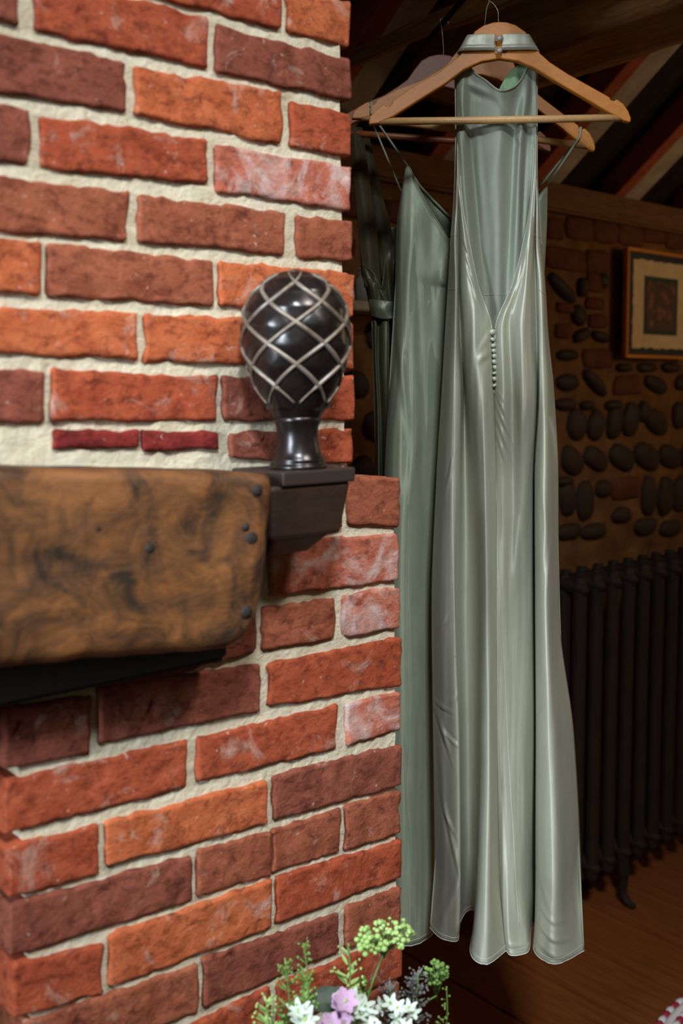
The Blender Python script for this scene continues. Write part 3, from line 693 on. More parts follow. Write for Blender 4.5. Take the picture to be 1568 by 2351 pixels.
Hp = Cloth([
 ([112,118,158,182,208,196,160,118,112], [1050,1064,1086,1115,1148,1182,1206,1218,1231], [-1.5,-1.4,-1.2,-.6,0.1,-.5,-1.1,-1.4,-1.5]),
 ([190,195,205,215,232,224,205,195,190], [1048,1062,1082,1112,1150,1185,1207,1220,1231], [-1.9,-1.2,-1.9,-1.5,-.7,-1.7,-1.0,-1.8,-1.9]),
 (290, [1048,1060,1079,1104,1150,1180,1197,1214,1231], [-2,-1.1,-2.5,-2.2,-1.3,-2.6,-1.2,-2.3,-2]),
 (400, [1050,1066,1085,1104,1138,1176,1190,1208,1230], [-2,-1.2,-2.9,-3,-1.6,-2.9,-1.4,-2.9,-2.2]),
 (550, [1046,1076,1096,1114,1142,1168,1185,1205,1232], [-3,-1.8,-3,-3.4,-2.1,-3.3,-2,-2.9,-3]),
 (680, [1044,1080,1100,1120,1142,1162,1180,1205,1238], [-3.4,-2.8,-3.4,-3.8,-2.9,-3.5,-3,-3.4,-3.4]),
 (820, [1040,1080,1100,1120,1140,1160,1180,1205,1245], [-3.6,-3.4,-3.6,-4,-3.4,-3.8,-3.4,-3.6,-3.6]),
], Z1, .14, 14)
Hp.creases([(1150,232,1204,296,.5,7),(1072,186,1128,214,.4,7),(1184,300,1196,330,.4,5),(1092,300,1118,620,.5,9),(1062,240,1070,330,.4,5),(1214,300,1204,560,.35,5)])
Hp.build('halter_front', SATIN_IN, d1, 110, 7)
Gi = Cloth([([196,165,142,134,146,150], [1144,1160,1180,1200,1216,1229], [-3]*6),
            ([214,190,170,165,170,180], [1146,1162,1182,1202,1218,1230], [-2.6,-2.9,-2.4,-3,-2.5,-3]),
            (250, [1148,1164,1184,1204,1218,1230], [-3.3]*6)], Z1, .35, 3)
Gi.build('collar_cloth_back', GREENIN, d1, 30, 6); bpy.data.objects['collar_cloth_back']['label'] = 'folded cloth back in painted leaf green shade'
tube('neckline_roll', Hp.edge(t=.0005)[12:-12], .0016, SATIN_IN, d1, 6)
# stitched seams, bindings and hem
tube('seam', Hp.edge(t=Hp.tz(672))[30:68], .0006, SAT1, d1, 5)
for P_, u in ((Lp, 2), (Rp, 6)):
    tube('side_seam', P_.edge(u=u, t0=P_.tz(600), t1=P_.tz(1500)), .00045, HEM, d1, 4)
tube('centre_seam', [Rp.at(0+2.2*max(0, (q-8)/52), Rp.tz(940)+(Rp.tz(2100)-Rp.tz(940))*q/60)-FH*.0006 for q in range(61)], .00045, HEM, d1, 4)
for P_, u in ((Lp, 8), (Rp, 0)):
    tube('back_binding', P_.edge(u=u, t0=P_.tz(330), t1=P_.tz(757)), .0011, SAT1, d1, 6)
for P_, u in ((Lp, 0), (Rp, 8)):
    tube('armhole_binding', P_.edge(u=u, t0=P_.tz(150), t1=P_.tz(560)), .0012, SAT1, d1, 6)
for P_ in (Lp, Rp, Bk):
    hm = tube('hem', P_.edge(k=160, lift=0), .0011, HEM, d1, 6)
    T = P_.ts[-1]; tube('hem_stitch', P_.edge(t=T-.009, k=160, lift=.0005 if P_ is not Bk else -.0003), .0005, HEM, hm, 4)
for P_, py, u0, u1 in ((Lp, 657, 0, 3), (Lp, 534, 0, 3), (Rp, 668, 6, 8), (Rp, 538, 5, 8)):
    tube('waist_seam', [P_.at(u0+(u1-u0)*q/14, P_.tz(py)+.006*math.sin(q/14*2.5))-FH*.0005 for q in range(15)], .0007, SAT1, d1, 5)
# gathers below the buttons
for q, (xa, ya, xb, yb) in enumerate([(1139,905,1160,960),(1139,925,1166,990),(1140,890,1158,925),(1128,760,1112,800),(1139,950,1172,1035),(1126,820,1104,832)]):
    pts = []
    for k_ in range(9):
        s_ = k_/8; px_ = xa+(xb-xa)*s_; py_ = ya+(yb-ya)*(s_**.85)
        pts.append(at(px_, py_, Z1-(1.2 if px_ > 1132 else 1.6)/100-.001*q))
# buttons
for q, py in enumerate([763, 780, 794, 806, 818, 831, 844, 857, 870, 885]):
    tt = Rp.tz(py); c = Rp.at(.02, tt); c = solve([1130,1131,1133,1134,1135.5,1135,1137,1135.5,1135.5,1135][q], c.z, Z1-.0125)
    r = .0049 if q else .0055; V = []; Fc = []; na = 16; nr = 8
    tl = random.uniform(-.5, .5); sq = [.95,.7,.8,.8,.85,.85,.8,.55,.8,.6][q]
    for j in range(nr+1):
        th = math.pi*j/nr
        for k_ in range(na):
            a = 2*math.pi*k_/na; X = math.sin(th)*math.cos(a)*r; Zz = math.sin(th)*math.sin(a)*r*sq; Yy = math.cos(th)*r*.62
            V.append(c+R0*(X*math.cos(tl)-Zz*math.sin(tl))+Vector((0, 0, 1))*(X*math.sin(tl)+Zz*math.cos(tl))-FH*Yy)
    for j in range(nr):
        for k_ in range(na): Fc.append((j*na+k_, j*na+(k_+1) % na, (j+1)*na+(k_+1) % na, (j+1)*na+k_))
    o = mesh('button', V, Fc, SAT1, d1); recalc(o)
tube('button_placket', [Rp.at(.0, Rp.tz(757)+(Rp.tz(905)-Rp.tz(757))*q/20)-FH*.001 for q in range(21)], .0026, SATIN_IN, d1, 8)
# halter collar buttoned round the hanger neck
Cb = Cloth([
 (83, [1152,1180,1212,1214,1180,1146,1110,1074,1076,1110,1138], [.95,1.05,.8,-.8,-1.0,-1.0,-1.0,-.8,.8,1.05,.95]),
 (92, [1153,1182,1216,1219,1180,1146,1110,1069,1072,1108,1137], [1.05,1.15,.95,-.8,-1.1,-1.1,-1.1,-.8,.95,1.15,1.05]),
 (108, [1152,1184,1224,1228,1180,1146,1110,1061,1064,1106,1136], [1.1,1.3,1.0,-.8,-1.1,-1.1,-1.1,-.8,1.0,1.3,1.1]),
 (114, [1152,1184,1227,1231,1180,1146,1110,1058,1061,1106,1137], [1.5,1.6,1.35,-.8,-1.1,-1.1,-1.1,-.8,1.35,1.6,1.5]),
 (121, [1150,1184,1230,1234,1180,1146,1110,1055,1058,1106,1139], [1.1,1.2,1.0,-.8,-1.2,-1.2,-1.2,-.8,1.0,1.2,1.1]),
], Z1, .08, 2)
clr = Cb.build('halter_collar', SAT1, d1, 24, 6)
for py in (88, 116):
    c = at(1147, py, Z1-.0165); V, Fc = lathe_data([(.0004, -.003), (.003, -.0022), (.0045, 0), (.003, .0022), (.0004, .003)], (0, 0, 0), 14)
    V = [c+R0*v.x*1.2+Vector((0, 0, 1))*v.y-FH*v.z for v in V]; o = mesh('collar_button', V, Fc, SAT1, clr); recalc(o)
    tube('button_loop', smoothpts([at(1138, py+1, Z1-.0125), at(1143, py-3, Z1-.0145), at(1153, py+1, Z1-.0125)], 4), .001, SAT1, clr, 5)
# ---- dress 2
Z2 = 1.87
d2 = empty('slip_dress', at(960, 1200, Z2), 'sage green satin slip dress on thin straps, half hidden behind the pale halter dress', 'dress', 'hanging bridesmaid dresses')
n12 = lambda a, b, k_=12: [a+(b-a)*i/(k_-1) for i in range(k_)]
S2 = Cloth([
 ([442,378,440,500,556,600,622,600,550,490,440,424], [921,935,966,1000,1036,1075,1100,1135,1170,1210,1243,1257], [-1.6,-.4,.4,.4,.2,0,0,0,0,0,-.6,-1.4]),
 ([520,500,540,580,620,650,670,650,600,560,530,500], [910,922,942,968,1002,1045,1100,1140,1178,1215,1243,1256], [-2.4,.4,1.3,.9,.5,.2,0,0,.3,.3,-.2,-1.4]),
 (660, [907,915,928,946,975,1015,1075,1120,1170,1210,1235,1248], [-3,-.6,.9,.9,.2,-.3,-.6,-.6,-.6,-1,-1.4,-3]),
 (800, [904,912,925,944,975,1015,1075,1120,1165,1200,1225,1240], [-3.4,-.6,1.1,.9,.2,-.8,-1.4,-1.4,-1.4,-1.8,-2,-3]),
 (900, [893,903,920,942,970,1010,1070,1115,1160,1195,1220,1235], [-3.6,-.6,1.2,1.1,.4,-1,-2,-2,-2,-2,-2.4,-3]),
 (1100, [882,896,915,938,966,1000,1055,1100,1140,1170,1190,1210], [-4,-.4,1.5,1.4,.4,-1.2,-2.4,-2.6,-2.6,-3,-3,-4]),
 (1400, [876,893,915,938,966,995,1030,1060,1090,1110,1130,1150], [-4,-.2,1.9,1.7,.2,-2,-3.4,-3.6,-4,-4,-4,-5]),
 (1800, [882,900,920,940,962,985,1000,1010,1025,1035,1045,1050], [-3,.8,2.4,2.2,.6,-1.8,-3.4,-4.2,-4.6,-5,-5.4,-6]),
 (2060, [892,905,925,945,963,980,990,994,998,1000,1002,1003], [-2,1.4,2.8,2.6,1.6,0,-1.4,-2.6,-3.6,-4.6,-5.6,-6.6]),
 (2150, [890,905,925,945,963,980,992,997,999,1000,1001,1001], [-1,2,3.4,3.2,2.4,.8,-.6,-2,-3,-4.6,-5.6,-6.6]),
], Z2, .3, 21, 960)
S2.creases([(912,760,934,960,.4,7),(922,820,905,1000,.3,6),(940,540,936,700,.3,8),(1030,560,1000,700,.3,8),(955,1000,925,1200,.3,10)])
S2.build('front_panel', SAT2, d2, 130, 6)
B2 = Cloth([
 ([442,394,420,455,492,520,535,520,500,470,440,428], [922,942,968,1002,1040,1075,1100,1135,1170,1205,1240,1256], [-2,-2.6,-3.6,-4.2,-4.8,-5,-5,-5,-4.6,-4,-3,-2]),
 ([450,408,434,468,505,532,547,532,512,482,452,440], [922,940,963,995,1034,1070,1100,1135,1170,1205,1240,1256], [-2,-2.6,-4,-5,-5.6,-6,-6,-6,-5.8,-4.2,-3,-2]),
 ([480,440,470,505,545,570,585,570,550,520,490,480], [917,932,952,980,1020,1062,1100,1135,1170,1205,1240,1255], [-2.4,-4,-6.5,-7.6,-8,-8,-8,-8,-7.6,-6,-4,-2.4]),
 (660, [907,920,945,975,1010,1050,1100,1135,1170,1205,1232,1248], [-3,-5,-6,-6.6,-7,-7,-7,-7,-7,-6.6,-5,-3]),
 (900, [893,910,935,965,1000,1040,1085,1120,1155,1190,1220,1235], [-3.6,-5.6,-7,-7,-7,-7,-7,-7,-7,-6.6,-5,-3]),
 (1400, [876,895,920,945,970,1000,1030,1060,1090,1110,1135,1150], [-4,-6,-8,-8,-8,-8,-8,-8,-8,-8,-7,-5]),
 (2150, [890,900,915,930,945,958,968,978,986,992,998,1001], [-1,-4,-6,-8,-9,-9,-9,-9,-9,-9,-8,-6.6]),
], Z2, .25, 23, 960)
B2.build('back_panel', SAT2, d2, 90, 5)
tube('neckline_roll', B2.edge(t=.001, lift=0)[6:-4], .0026, SAT2, d2, 8)
tube('neckline_binding', S2.edge(t=.0008)[7:-3], .0009, SAT2, d2, 6)
hm = tube('hem', S2.edge(k=120, lift=0), .0012, HEM, d2, 6); tube('hem_stitch', S2.edge(t=S2.ts[-1]-.01, k=120), .0005, HEM, hm, 4)
for pts in ([(872,208,.004),(869,203,-.006),(868,208,-.012)],):
    pass
def strap(px3, w=.0019, parent=None, mat=None, Z=None, nm='strap'):
    tube(nm, smoothpts([at(a, b, Z+c) for a, b, c in px3], 6), w, mat, parent, 8, .5)
def strap_on(x, y, sgn, pts, w):     # loops over the hanger notch, then hangs
    head = [L2(x, y+7, .0092*-sgn), L2(x, y-2, .0085*-sgn), L2(x, y-4, 0), L2(x, y-2, .0088*sgn), L2(x, y+20, .0092*sgn)]
    e = at(pts[-1][0], pts[-1][1], Z2+pts[-1][2]); h = head[-1]
    tube('strap', smoothpts(head, 6)+[h.lerp(e, k_/12) for k_ in range(1, 13)], w, SAT2, d2, 8, .5)
strap_on(-247, 174, -1, [(905,305,-.004),(935,380,.004)], .0021)
strap_on(-249, 174, 1, [(897,345,.02),(922,442,.02)], .0019)
strap_on(248, 168, -1, [(1286,365,-.002),(1257,424,.012)], .0021)
strap_on(246, 168, 1, [(1275,375,.02),(1240,428,.025)], .0017)
# ---- dress 3
Z3 = 2.0
d3 = empty('wrap_dress', at(870, 1000, Z3), 'dark olive satin dress with wide straps and tied belt, seen beside the brick edge', 'dress', 'hanging bridesmaid dresses')
def band(pts3, name, mat, parent, f0, nv=40, wr=.12, seed=1, nu=5):
    c = Cloth(pts3, f0, wr, seed, 870); return c.build(name, mat, parent, nv, nu)
band([(292, [800,810,822,832], [0,.6,.4,-.2]), (420, [812,826,838,850], [0,.6,.3,-.4]), (540, [824,840,852,866], [0,.5,.3,-.4]), (660, [836,850,862,876], [.4,1,.8,0])], 'shoulder_strap', STRAP3, d3, Z3)
band([(292, [806,818,834,846], [-4,-3.4,-3.4,-4]), (420, [836,848,862,874], [-4,-3.2,-3.2,-4]), (560, [868,878,892,906], [-3,-2.6,-2.6,-3]), (640, [876,890,900,915], [-3,-2.4,-2.4,-3])], 'back_strap', STRAP3, d3, Z3)
bod = Cloth([
 ([590,612,622,640,662,600,575,560,580,600], [829,838,850,864,876,884,892,905,930,960], [-1,.6,1.6,2.2,1.8,-.8,-1,-.5,0,0]),
 ([620,632,640,652,672,640,620,610,620,630], [829,840,852,866,879,890,900,915,935,960], [-1,1.2,1.4,2.4,1.2,-1.6,-.6,-1,0,0]),
 ([655,660,662,668,682,670,660,650,650,650], [838,847,857,868,882,892,903,915,935,960], [-1,1.2,2.4,1.8,2,-1,0,-1,0,0]),
 (700, [848,856,866,876,888,898,908,920,940,960], [-1,.8,1.2,1.6,1.4,.4,.8,0,0,-1])], Z3, .4, 31, 870)
bod.build('bodice', SAT3, d3, 60, 6); tube('bodice_binding', bod.edge(t=.001), .0013, SAT3, d3, 6)
back3 = Cloth([([540,520,512,508,530,560], [838,860,884,905,930,960], [-5,-6,-6,-6,-5,-3]), ([620,600,590,590,600,610], [842,862,884,905,930,960], [-5,-6.5,-6,-6.6,-5,-3]), (720, [850,868,886,905,930,960], [-3,-6,-7,-7,-5,-2])], Z3, .5, 35, 870)
back3.build('bodice_back', SAT3, d3, 40, 6)
blt = Cloth([
 ([688,690,692,696,702,706], [847,862,880,900,925,960], [.2,1.8,2.2,2.4,1.6,0]),
 ([705,708,712,714,716,716], [849,862,881,902,925,960], [.4,2.2,2.6,2.2,1.6,0]),
 ([726,731,735,734,732,732], [852,864,882,902,925,960], [.2,1.8,2.2,2.4,1.6,0])], Z3, .1, 41, 870)
blt.build('belt', BELT, d3, 20, 8)
sk = Cloth([
 (725, [853,862,870,880,891,899,910,930,960], [-.5,.8,.2,1.4,1.2,-1.2,-.5,0,-1]),
 (800, [857,862,868,880,893,899,908,930,960], [-1.5,.8,-.6,2,1.6,-2,-.8,0,-1]),
 (950, [862,868,874,884,894,900,910,930,960], [-2,.6,-.5,2.2,1.6,-2,-1,0,-2]),
 (1100, [862,870,877,886,896,902,912,935,965], [-3,.6,-1,2.2,1.2,-2,-1,0,-3]),
 (1600, [862,874,884,893,902,910,918,940,965], [-3,1,-1,2,1,-2,-1,0,-3]),
 (2040, [866,880,890,900,910,920,930,950,968], [-3,1.6,-1,2.6,1,-2,0,0,-3])], Z3, .35, 43, 870)
sk.build('skirt_front', SAT3, d3, 90, 5)
skb = Cloth([(725, [853,880,910,960], [-.5,-4,-4,-1]), (1100, [862,890,920,965], [-3,-6,-6,-3]), (2040, [866,900,930,968], [-3,-7,-7,-3])], Z3, .35, 47, 870)
skb.build('skirt_back', SAT3, d3, 40, 6)
# ------------------------------------------------------------------ picture on the far wall
pc = on(1487, 700, 1, YB)
px0, px1, pz0, pz1 = 2.972, 3.40, 1.733, 2.104
pic = empty('framed_picture', ((px0+px1)/2, YB-.03, (pz0+pz1)/2), 'small gold-framed print on cream paper hanging on the flint wall', 'picture')
yf = YB-.056
for a, b in (((px0, yf, pz1-.011), (px1, yf+.02, pz1)), ((px0, yf, pz0), (px1, yf+.02, pz0+.011)), ((px0, yf, pz0+.011), (px0+.012, yf+.02, pz1-.011)), ((px1-.012, yf, pz0+.011), (px1, yf+.02, pz1-.011))):
    box('frame_rail', a, b, GOLD, pic, .0025)
box('mount_board', (px0+.011, yf+.008, pz0+.010), (px1-.011, yf+.019, pz1-.010), FRAMEIN, pic, 0)
V = []; a0, a1, c0, c1 = px0+.042, px1-.05, pz0+.035, pz1-.035; N = 24; ring = []
for i in range(N): ring.append((a0+(a1-a0)*i/N, c0))
for i in range(N): ring.append((a1, c0+(c1-c0)*i/N))
for i in range(N): ring.append((a1-(a1-a0)*i/N, c1))
for i in range(N): ring.append((a0, c1-(c1-c0)*i/N))
ring = [(x_+random.uniform(-.003, .003), z_+random.uniform(-.003, .003)) for x_, z_ in ring]; m = len(ring)
V = [(x_, yf+.0055, z_) for x_, z_ in ring]+[(x_, yf+.008, z_) for x_, z_ in ring]
o = mesh('deckled_paper', V, [tuple(range(m)), tuple(range(2*m-1, m-1, -1))]+[(k_, (k_+1) % m, m+(k_+1) % m, m+k_) for k_ in range(m)], PAPER, pic, smooth=False); recalc(o)
ix0, ix1, iz0, iz1 = px0+.108, px1-.108, pz0+.083, pz1-.088
box('print_border', (ix0, yf+.0042, iz0), (ix1, yf+.0056, iz1), TEAL, pic, 0)
box('print', (ix0+.016, yf+.0034, iz0+.016), (ix1-.016, yf+.0043, iz1-.016), PRINT, pic, 0)
box('hanging_batten', (px0+.05, yf+.02, pz0+.06), (px1-.05, YB-.0, pz1-.06), FRAMEIN, pic, 0)
# small pale ledge seen between the pier and the dark dress
lg = on(822, 655, 1, YB)
box('wall_ledge', (lg.x-.12, YB-.09, 1.83), (lg.x+.10, YB+.01, 1.855), PALELIT, None, .003)
tag(bpy.data.objects['wall_ledge'], 'pale narrow wall shelf glimpsed between brick pier and dark dress', 'shelf')
V, Fc = lathe_data([(.004, 0), (.026, 0), (.03, .01), (.03, .06), (.022, .07), (.02, .085), (.024, .09), (.004, .09)], (lg.x-.01, YB-.045, 1.855), 20)
o = mesh('small_jar', V, Fc, plain('grey_pottery', S(140, 132, 118), .5), None); recalc(o); tag(o, 'small grey pot on the pale shelf beyond the brick pier', 'pot')
# ------------------------------------------------------------------ radiator
rad = empty('column_radiator', (2.72, 1.78, 0), 'tall dark bronze cast-iron column radiator below the flint wall', 'radiator')
def rad_section(x, first=False):
    V = []; Fc = []
    for yo in (-.055, 0.0, .055):
        prof = [(.0, .13), (.016, .132), (.020, .15), (.0205, .18), (.0205, 1.02), (.020, 1.06), (.016, 1.08), (.0, 1.082)]
        v, f = lathe_data([(max(r, .001), z) for r, z in prof], (x, 1.78+yo, 0), 12); b = len(V); V += v; Fc += [tuple(q+b for q in k_) for k_ in f]
    for z in (.17, 1.04):
        pts = [(x, 1.70, z), (x, 1.72, z+.01), (x, 1.78, z+.016), (x, 1.84, z+.01), (x, 1.86, z)]
        v, f = tube_data(pts, [.012, .022, .024, .022, .012], 12); b = len(V); V += v; Fc += [tuple(q+b for q in k_) for k_ in f]
    o = mesh('radiator_column', V, Fc, IRON, rad); recalc(o)
rx = [2.36+.082*i for i in range(14)]
for i, x_ in enumerate(rx): rad_section(x_)
for z in (.19, 1.03): tube('connecting_hub', [(rx[0]-.01, 1.78, z), (rx[-1]+.01, 1.78, z)], .016, IRON, rad, 12)
for x_ in (rx[3], rx[-1]):
    for yy, s in ((1.725, -1), (1.835, 1)):
        tube('foot', smoothpts([(x_, yy, .16), (x_, yy+s*.006, .09), (x_, yy+s*.002, .04), (x_, yy+s*.025, .012), (x_, yy+s*.045, .009)], 5), [.019]*5+[.014]*11+[.011]*5, IRON, rad, 10)
# ------------------------------------------------------------------ rug corner at lower right
RC = Vector((2.262, .862, 0))
rug = empty('round_rug', RC, 'corner of a crimson and white woven rug on the floorboards', 'rug')
RED = plain('crimson_yarn', S(168, 34, 58), .9, 0, .4, 200); WHY = plain('white_yarn', S(226, 214, 208), .9, 0, .4, 200)
for ri, (R_, mt) in enumerate([(.452, 'alt'), (.434, WHY), (.416, 'alt'), (.398, RED), (.380, 'alt'), (.362, WHY), (.344, RED)]):
    if mt == 'alt':
        ns = 110
        for par in (0, 1):
            V = []; Fc = []
            for q in range(par, ns, 2):
                a0 = 2*math.pi*q/ns; a1 = 2*math.pi*(q+1.02)/ns
                v, f = tube_data([(RC.x+R_*math.cos(a0+(a1-a0)*k_/3), RC.y+R_*math.sin(a0+(a1-a0)*k_/3), .0105) for k_ in range(4)], [.008, .0105, .0105, .008], 6); b = len(V); V += v; Fc += [tuple(t+b for t in k_) for k_ in f]
            o = mesh('braid', V, Fc, (RED, WHY)[par], rug); recalc(o); o['kind'] = 'stuff'
    else:
        V, Fc = tube_data([(RC.x+R_*math.cos(2*math.pi*k_/64), RC.y+R_*math.sin(2*math.pi*k_/64), .0105) for k_ in range(64)], .0105, 8, 1, True); o = mesh('braid', V, Fc, mt, rug); recalc(o)
V, Fc = lathe_data([(.001, 0), (.335, 0), (.34, .006), (.335, .012), (.001, .012)], RC, 64); o = mesh('rug_centre', V, Fc, RED, rug); recalc(o)
# ------------------------------------------------------------------ flowers
LEAFG = plain('fresh_green', S(132, 166, 84), .6, 0, .2, 80, .4, S(108, 146, 70)); LEAFY = plain('lime_green', S(186, 212, 136), .6, 0, .2, 80, .4, S(150, 184, 100))
LEAFD = plain('dark_leaf', S(58, 74, 58), .45, 0, .2, 60); SAGE = plain('grey_sage', S(120, 122, 112), .7, 0, .2, 80, .3, S(98, 92, 96))
MAUVE = plain('mauve_petal', S(212, 178, 204), .7, 0, .2, 80, .3, S(192, 152, 188)); WPET = plain('white_petal', S(228, 234, 222), .7, 0, .1, 80, .3, S(206, 222, 206)); STEMM = plain('green_stem', S(104, 130, 66), .6)
FD = 1.27
VC = at(815, 2500, FD); VB = Vector((VC.x, VC.y-.01, 0))
stool = empty('side_stool', (VB.x, VB.y, 0), 'small round wooden stool under the flower jar below the brick pier', 'stool')
V, Fc = lathe_data([(.001, .46), (.118, .46), (.122, .465), (.122, .482), (.118, .487), (.001, .487)], (VB.x, VB.y, 0), 32); o = mesh('stool_top', V, Fc, HANGD, stool); recalc(o)
for k_ in range(4):
    a = math.pi/4+k_*math.pi/2; tube('leg', [(VB.x+.07*math.cos(a), VB.y+.07*math.sin(a), .462), (VB.x+.10*math.cos(a), VB.y+.10*math.sin(a), 0)], [.013, .010], HANGD, stool, 10)
vase = empty('flower_jar', (VB.x, VB.y, .487), 'plain green glass jar holding the posy at the foot of the frame', 'vase')
gl = NT('green_bottle_glass').out(S(180, 200, 176), .1, None, Transmission_Weight=.7)
V, Fc = lathe_data([(.001, 0), (.045, 0), (.05, .006), (.05, .13), (.036, .16), (.036, .18), (.033, .18), (.033, .158), (.046, .128), (.046, .008), (.001, .006)], (VB.x, VB.y, .487), 28, False); o = mesh('jar_body', V, Fc, gl, vase); recalc(o)
MOUTH = Vector((VB.x, VB.y, .66))
def ball(V, Fc, c, r, sq=(1, 1, 1), n_=6, m_=4):
    b = len(V)
    for j in range(m_+1):
        th = math.pi*j/m_
        for k_ in range(n_):
            a = 2*math.pi*k_/n_; V.append(c+Vector((math.sin(th)*math.cos(a)*r*sq[0], math.sin(th)*math.sin(a)*r*sq[1], math.cos(th)*r*sq[2])))
    for j in range(m_):
        for k_ in range(n_): Fc.append((b+j*n_+k_, b+j*n_+(k_+1) % n_, b+(j+1)*n_+(k_+1) % n_, b+(j+1)*n_+k_))
def petal(V, Fc, c, dirv, nrm, L_, W_, cup=.25):
    b = len(V); side = dirv.cross(nrm).normalized(); rows = 5
    for i in range(rows+1):
        t = i/rows; w = W_*math.sin(math.pi*min(1, t*.86+.07))**.8; p = c+dirv*L_*t+nrm*L_*cup*t*t
        for s in (-1, 0, 1): V.append(p+side*w*.5*s+nrm*abs(s)*w*.15)
    for i in range(rows):
        for s in range(2): q = b+i*3+s; Fc.append((q, q+1, q+4, q+3))
def stemto(P, parent, r=.0014, bend=.02):
    m_ = MOUTH+Vector((random.uniform(-.02, .02), random.uniform(-.02, .02), 0)); mid = m_.lerp(P, .55)+Vector((0, 0, bend))
    base = Vector((VB.x, VB.y, .50))+Vector((random.uniform(-.02, .02), random.uniform(-.02, .02), 0))
    pts = smoothpts([base, m_, mid, P], 8); tube('stem', pts, r, STEMM, parent, 6); return pts
def umbel(px_, py_, f, w, h, cnt, mat, label, seed, r=.0035):
    random.seed(seed); P = at(px_, py_, f); root = empty('green_sprig', P-Vector((0, 0, .03)), label, 'flower', 'stems in the posy')
    hub = P-Vector((0, 0, h*.75)); stemto(hub, root)
    V = []; Fc = []; SV = []; SF = []
    for i in range(cnt):
        a = random.uniform(0, 6.28); rr = random.random()**.5
        q = P+Vector((math.cos(a)*rr*w, math.sin(a)*rr*w*.7, random.uniform(-h*.4, h*.5)*(1.1-rr*.7)))
        ball(V, Fc, q, r*random.uniform(.6, 1.2), (1, 1, .8))
        v, f_ = tube_data([hub+Vector((0, 0, random.uniform(-.01, .01))), hub.lerp(q, .55)+Vector((0, 0, .002)), q], .0005, 4); b = len(SV); SV += v; SF += [tuple(t+b for t in k_) for k_ in f_]
    o = mesh('seed_heads', V, Fc, mat, root); recalc(o); mesh('stalks', SV, SF, STEMM, root)
def spray(px_, py0, py1, f, mat, label, seed, lean=0, n_=26, leafL=.012, name='leafy_sprig'):
    random.seed(seed); P = at(px_+lean, py0, f); Q = at(px_, py1, f); root = empty(name, P.lerp(Q, .5), label, 'flower', 'stems in the posy')
    stemto(Q, root); V = []; Fc = []
    tube('stalk', smoothpts([Q, Q.lerp(P, .5)+R0*.004, P], 6), [.0013]*13, STEMM, root, 6)
    for i in range(n_):
        t = random.random(); c = Q.lerp(P, t); a = random.uniform(0, 6.28)
        d = Vector((math.cos(a), math.sin(a), random.uniform(.2, .9))).normalized(); l_ = leafL*(1.3-t*.8)
        petal(V, Fc, c, d, Vector((0, 0, 1)), l_, l_*.35, .1); ball(V, Fc, c+d*l_*1.3, .0022*(1.2-t*.5))
    mesh('leaves', V, Fc, mat, root)
def blossom(px_, py_, f, mat, label, seed, np_=5, L_=.02, n_=1, spread=.02, name='blossom', w=.75):
    random.seed(seed); P = at(px_, py_, f); root = empty(name, P, label, 'flower', 'stems in the posy'); stemto(P-Vector((0, 0, .02)), root)
    for q in range(n_):
        c = P+(Vector((random.uniform(-1, 1), random.uniform(-.7, .7), random.uniform(-.6, .6)))*spread if n_ > 1 else Vector())
        ax = (CAM+Vector((0, 0, .6))-c).normalized(); ax = (ax+Vector((random.uniform(-.5, .5), random.uniform(-.5, .5), random.uniform(-.2, .5)))).normalized()
        s1 = ax.cross(Vector((0, 0, 1))).normalized(); s2 = ax.cross(s1); V = []; Fc = []
        a_ = random.random()*6
        for k_ in range(np_): a = a_+2*math.pi*k_/np_; petal(V, Fc, c, s1*math.cos(a)+s2*math.sin(a), ax, L_, L_*w, .35)
        pt = mesh('petals', V, Fc, mat, root)
        V = []; Fc = []; ball(V, Fc, c+ax*.002, L_*.16); mesh('flower_centre', V, Fc, LEAFY, pt)
umbel(882, 2150, 1.29, .046, .03, 110, LEAFY, 'lime green frothy flower head rising tallest over the posy, against the brick corner', 1, .0042)
umbel(1003, 2235, 1.36, .020, .045, 46, LEAFG, 'open green seed-pod sprig furthest right in the posy', 2, .0042)
umbel(838, 2262, 1.30, .016, .03, 22, LEAFG, 'small green bud sprig between the lime head and the pink petals', 3, .003)
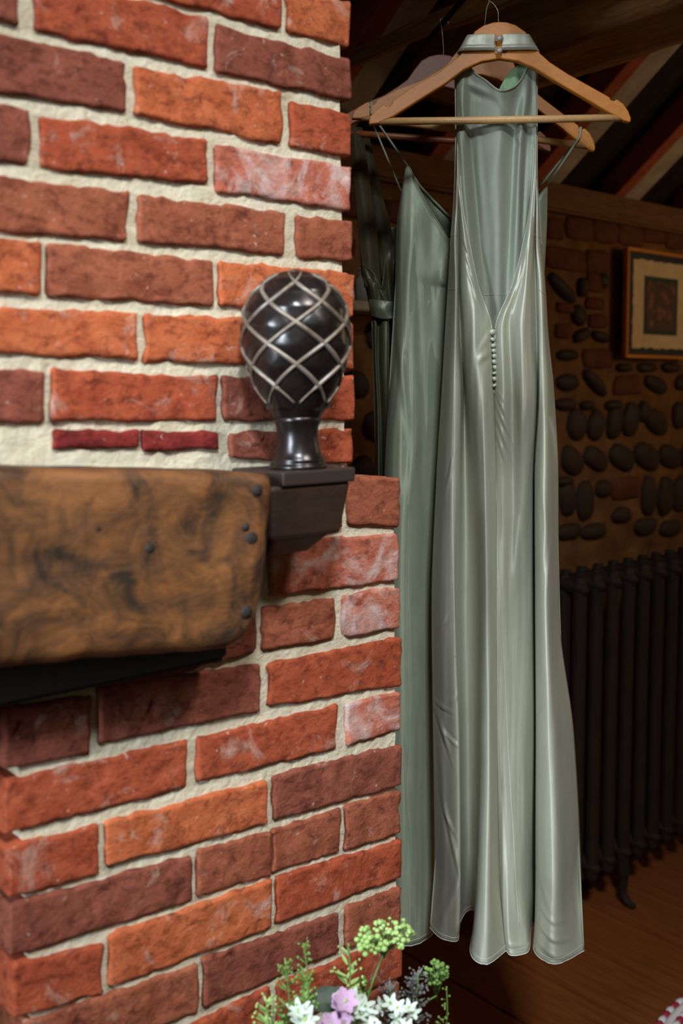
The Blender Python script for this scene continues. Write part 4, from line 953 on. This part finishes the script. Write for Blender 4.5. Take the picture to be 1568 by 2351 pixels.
spray(705, 2165, 2345, 1.22, LEAFG, 'fine feathery green sprig standing second from left in the posy', 4, -8, 44, .012)
spray(660, 2215, 2400, 1.22, LEAFG, 'fine feathery green sprig with forked tips left of the posy', 5, -4, 50, .016)
spray(612, 2300, 2420, 1.20, LEAFY, 'pale green tuft lowest at the far left of the posy', 6, 0, 50, .018)
spray(795, 2165, 2330, 1.26, LEAFY, 'upright stalk of rounded pale green pods left of the lime head', 7, 4, 16, .020)
spray(935, 2235, 2400, 1.30, SAGE, 'grey-mauve feathery plume right of centre in the posy', 8, 25, 80, .022, 'feathery_plume')
spray(900, 2270, 2400, 1.28, SAGE, 'short dusky plume behind the white blossoms', 9, -6, 60, .022, 'feathery_plume')
spray(1015, 2265, 2400, 1.34, LEAFG, 'thin pod-hung green stem leaning at the right edge of the posy', 10, 10, 26, .008)
blossom(790, 2298, 1.22, MAUVE, 'uppermost pale pink ruffled blossom in the posy', 11, 6, .017, 3, .012)
blossom(778, 2345, 1.21, MAUVE, 'lower pale pink blossom at the bottom edge of the posy', 12, 6, .016, 3, .012)
blossom(705, 2330, 1.20, WPET, 'white pointed blossom at the left of the pink petals', 13, 6, .018, 3, .012, 'blossom', .45)
blossom(822, 2308, 1.24, WPET, 'small white blossom cluster touching the pink petals on their right', 14, 5, .013, 5, .018, 'blossom', .5)
blossom(870, 2345, 1.24, WPET, 'frothy white blossom cluster at the bottom centre of the posy', 15, 5, .013, 14, .034, 'blossom', .5)
blossom(925, 2362, 1.25, WPET, 'white blossom cluster at the bottom right below the dusky plume', 16, 5, .013, 10, .028, 'blossom', .5)
random.seed(3)
lf = empty('broad_leaf', at(745, 2290, 1.24), 'single broad dark green leaf left of the pink blossoms', 'leaf')
V = []; Fc = []; dv = (at(708, 2288, 1.23)-at(800, 2272, 1.25)); petal(V, Fc, at(800, 2288, 1.25), dv.normalized(), (Vector((0, 0, .7))-FH*.6).normalized(), dv.length*1.05, .034, .0)
mesh('leaf_blade', V, Fc, LEAFD, lf); stemto(at(800, 2290, 1.25), lf)
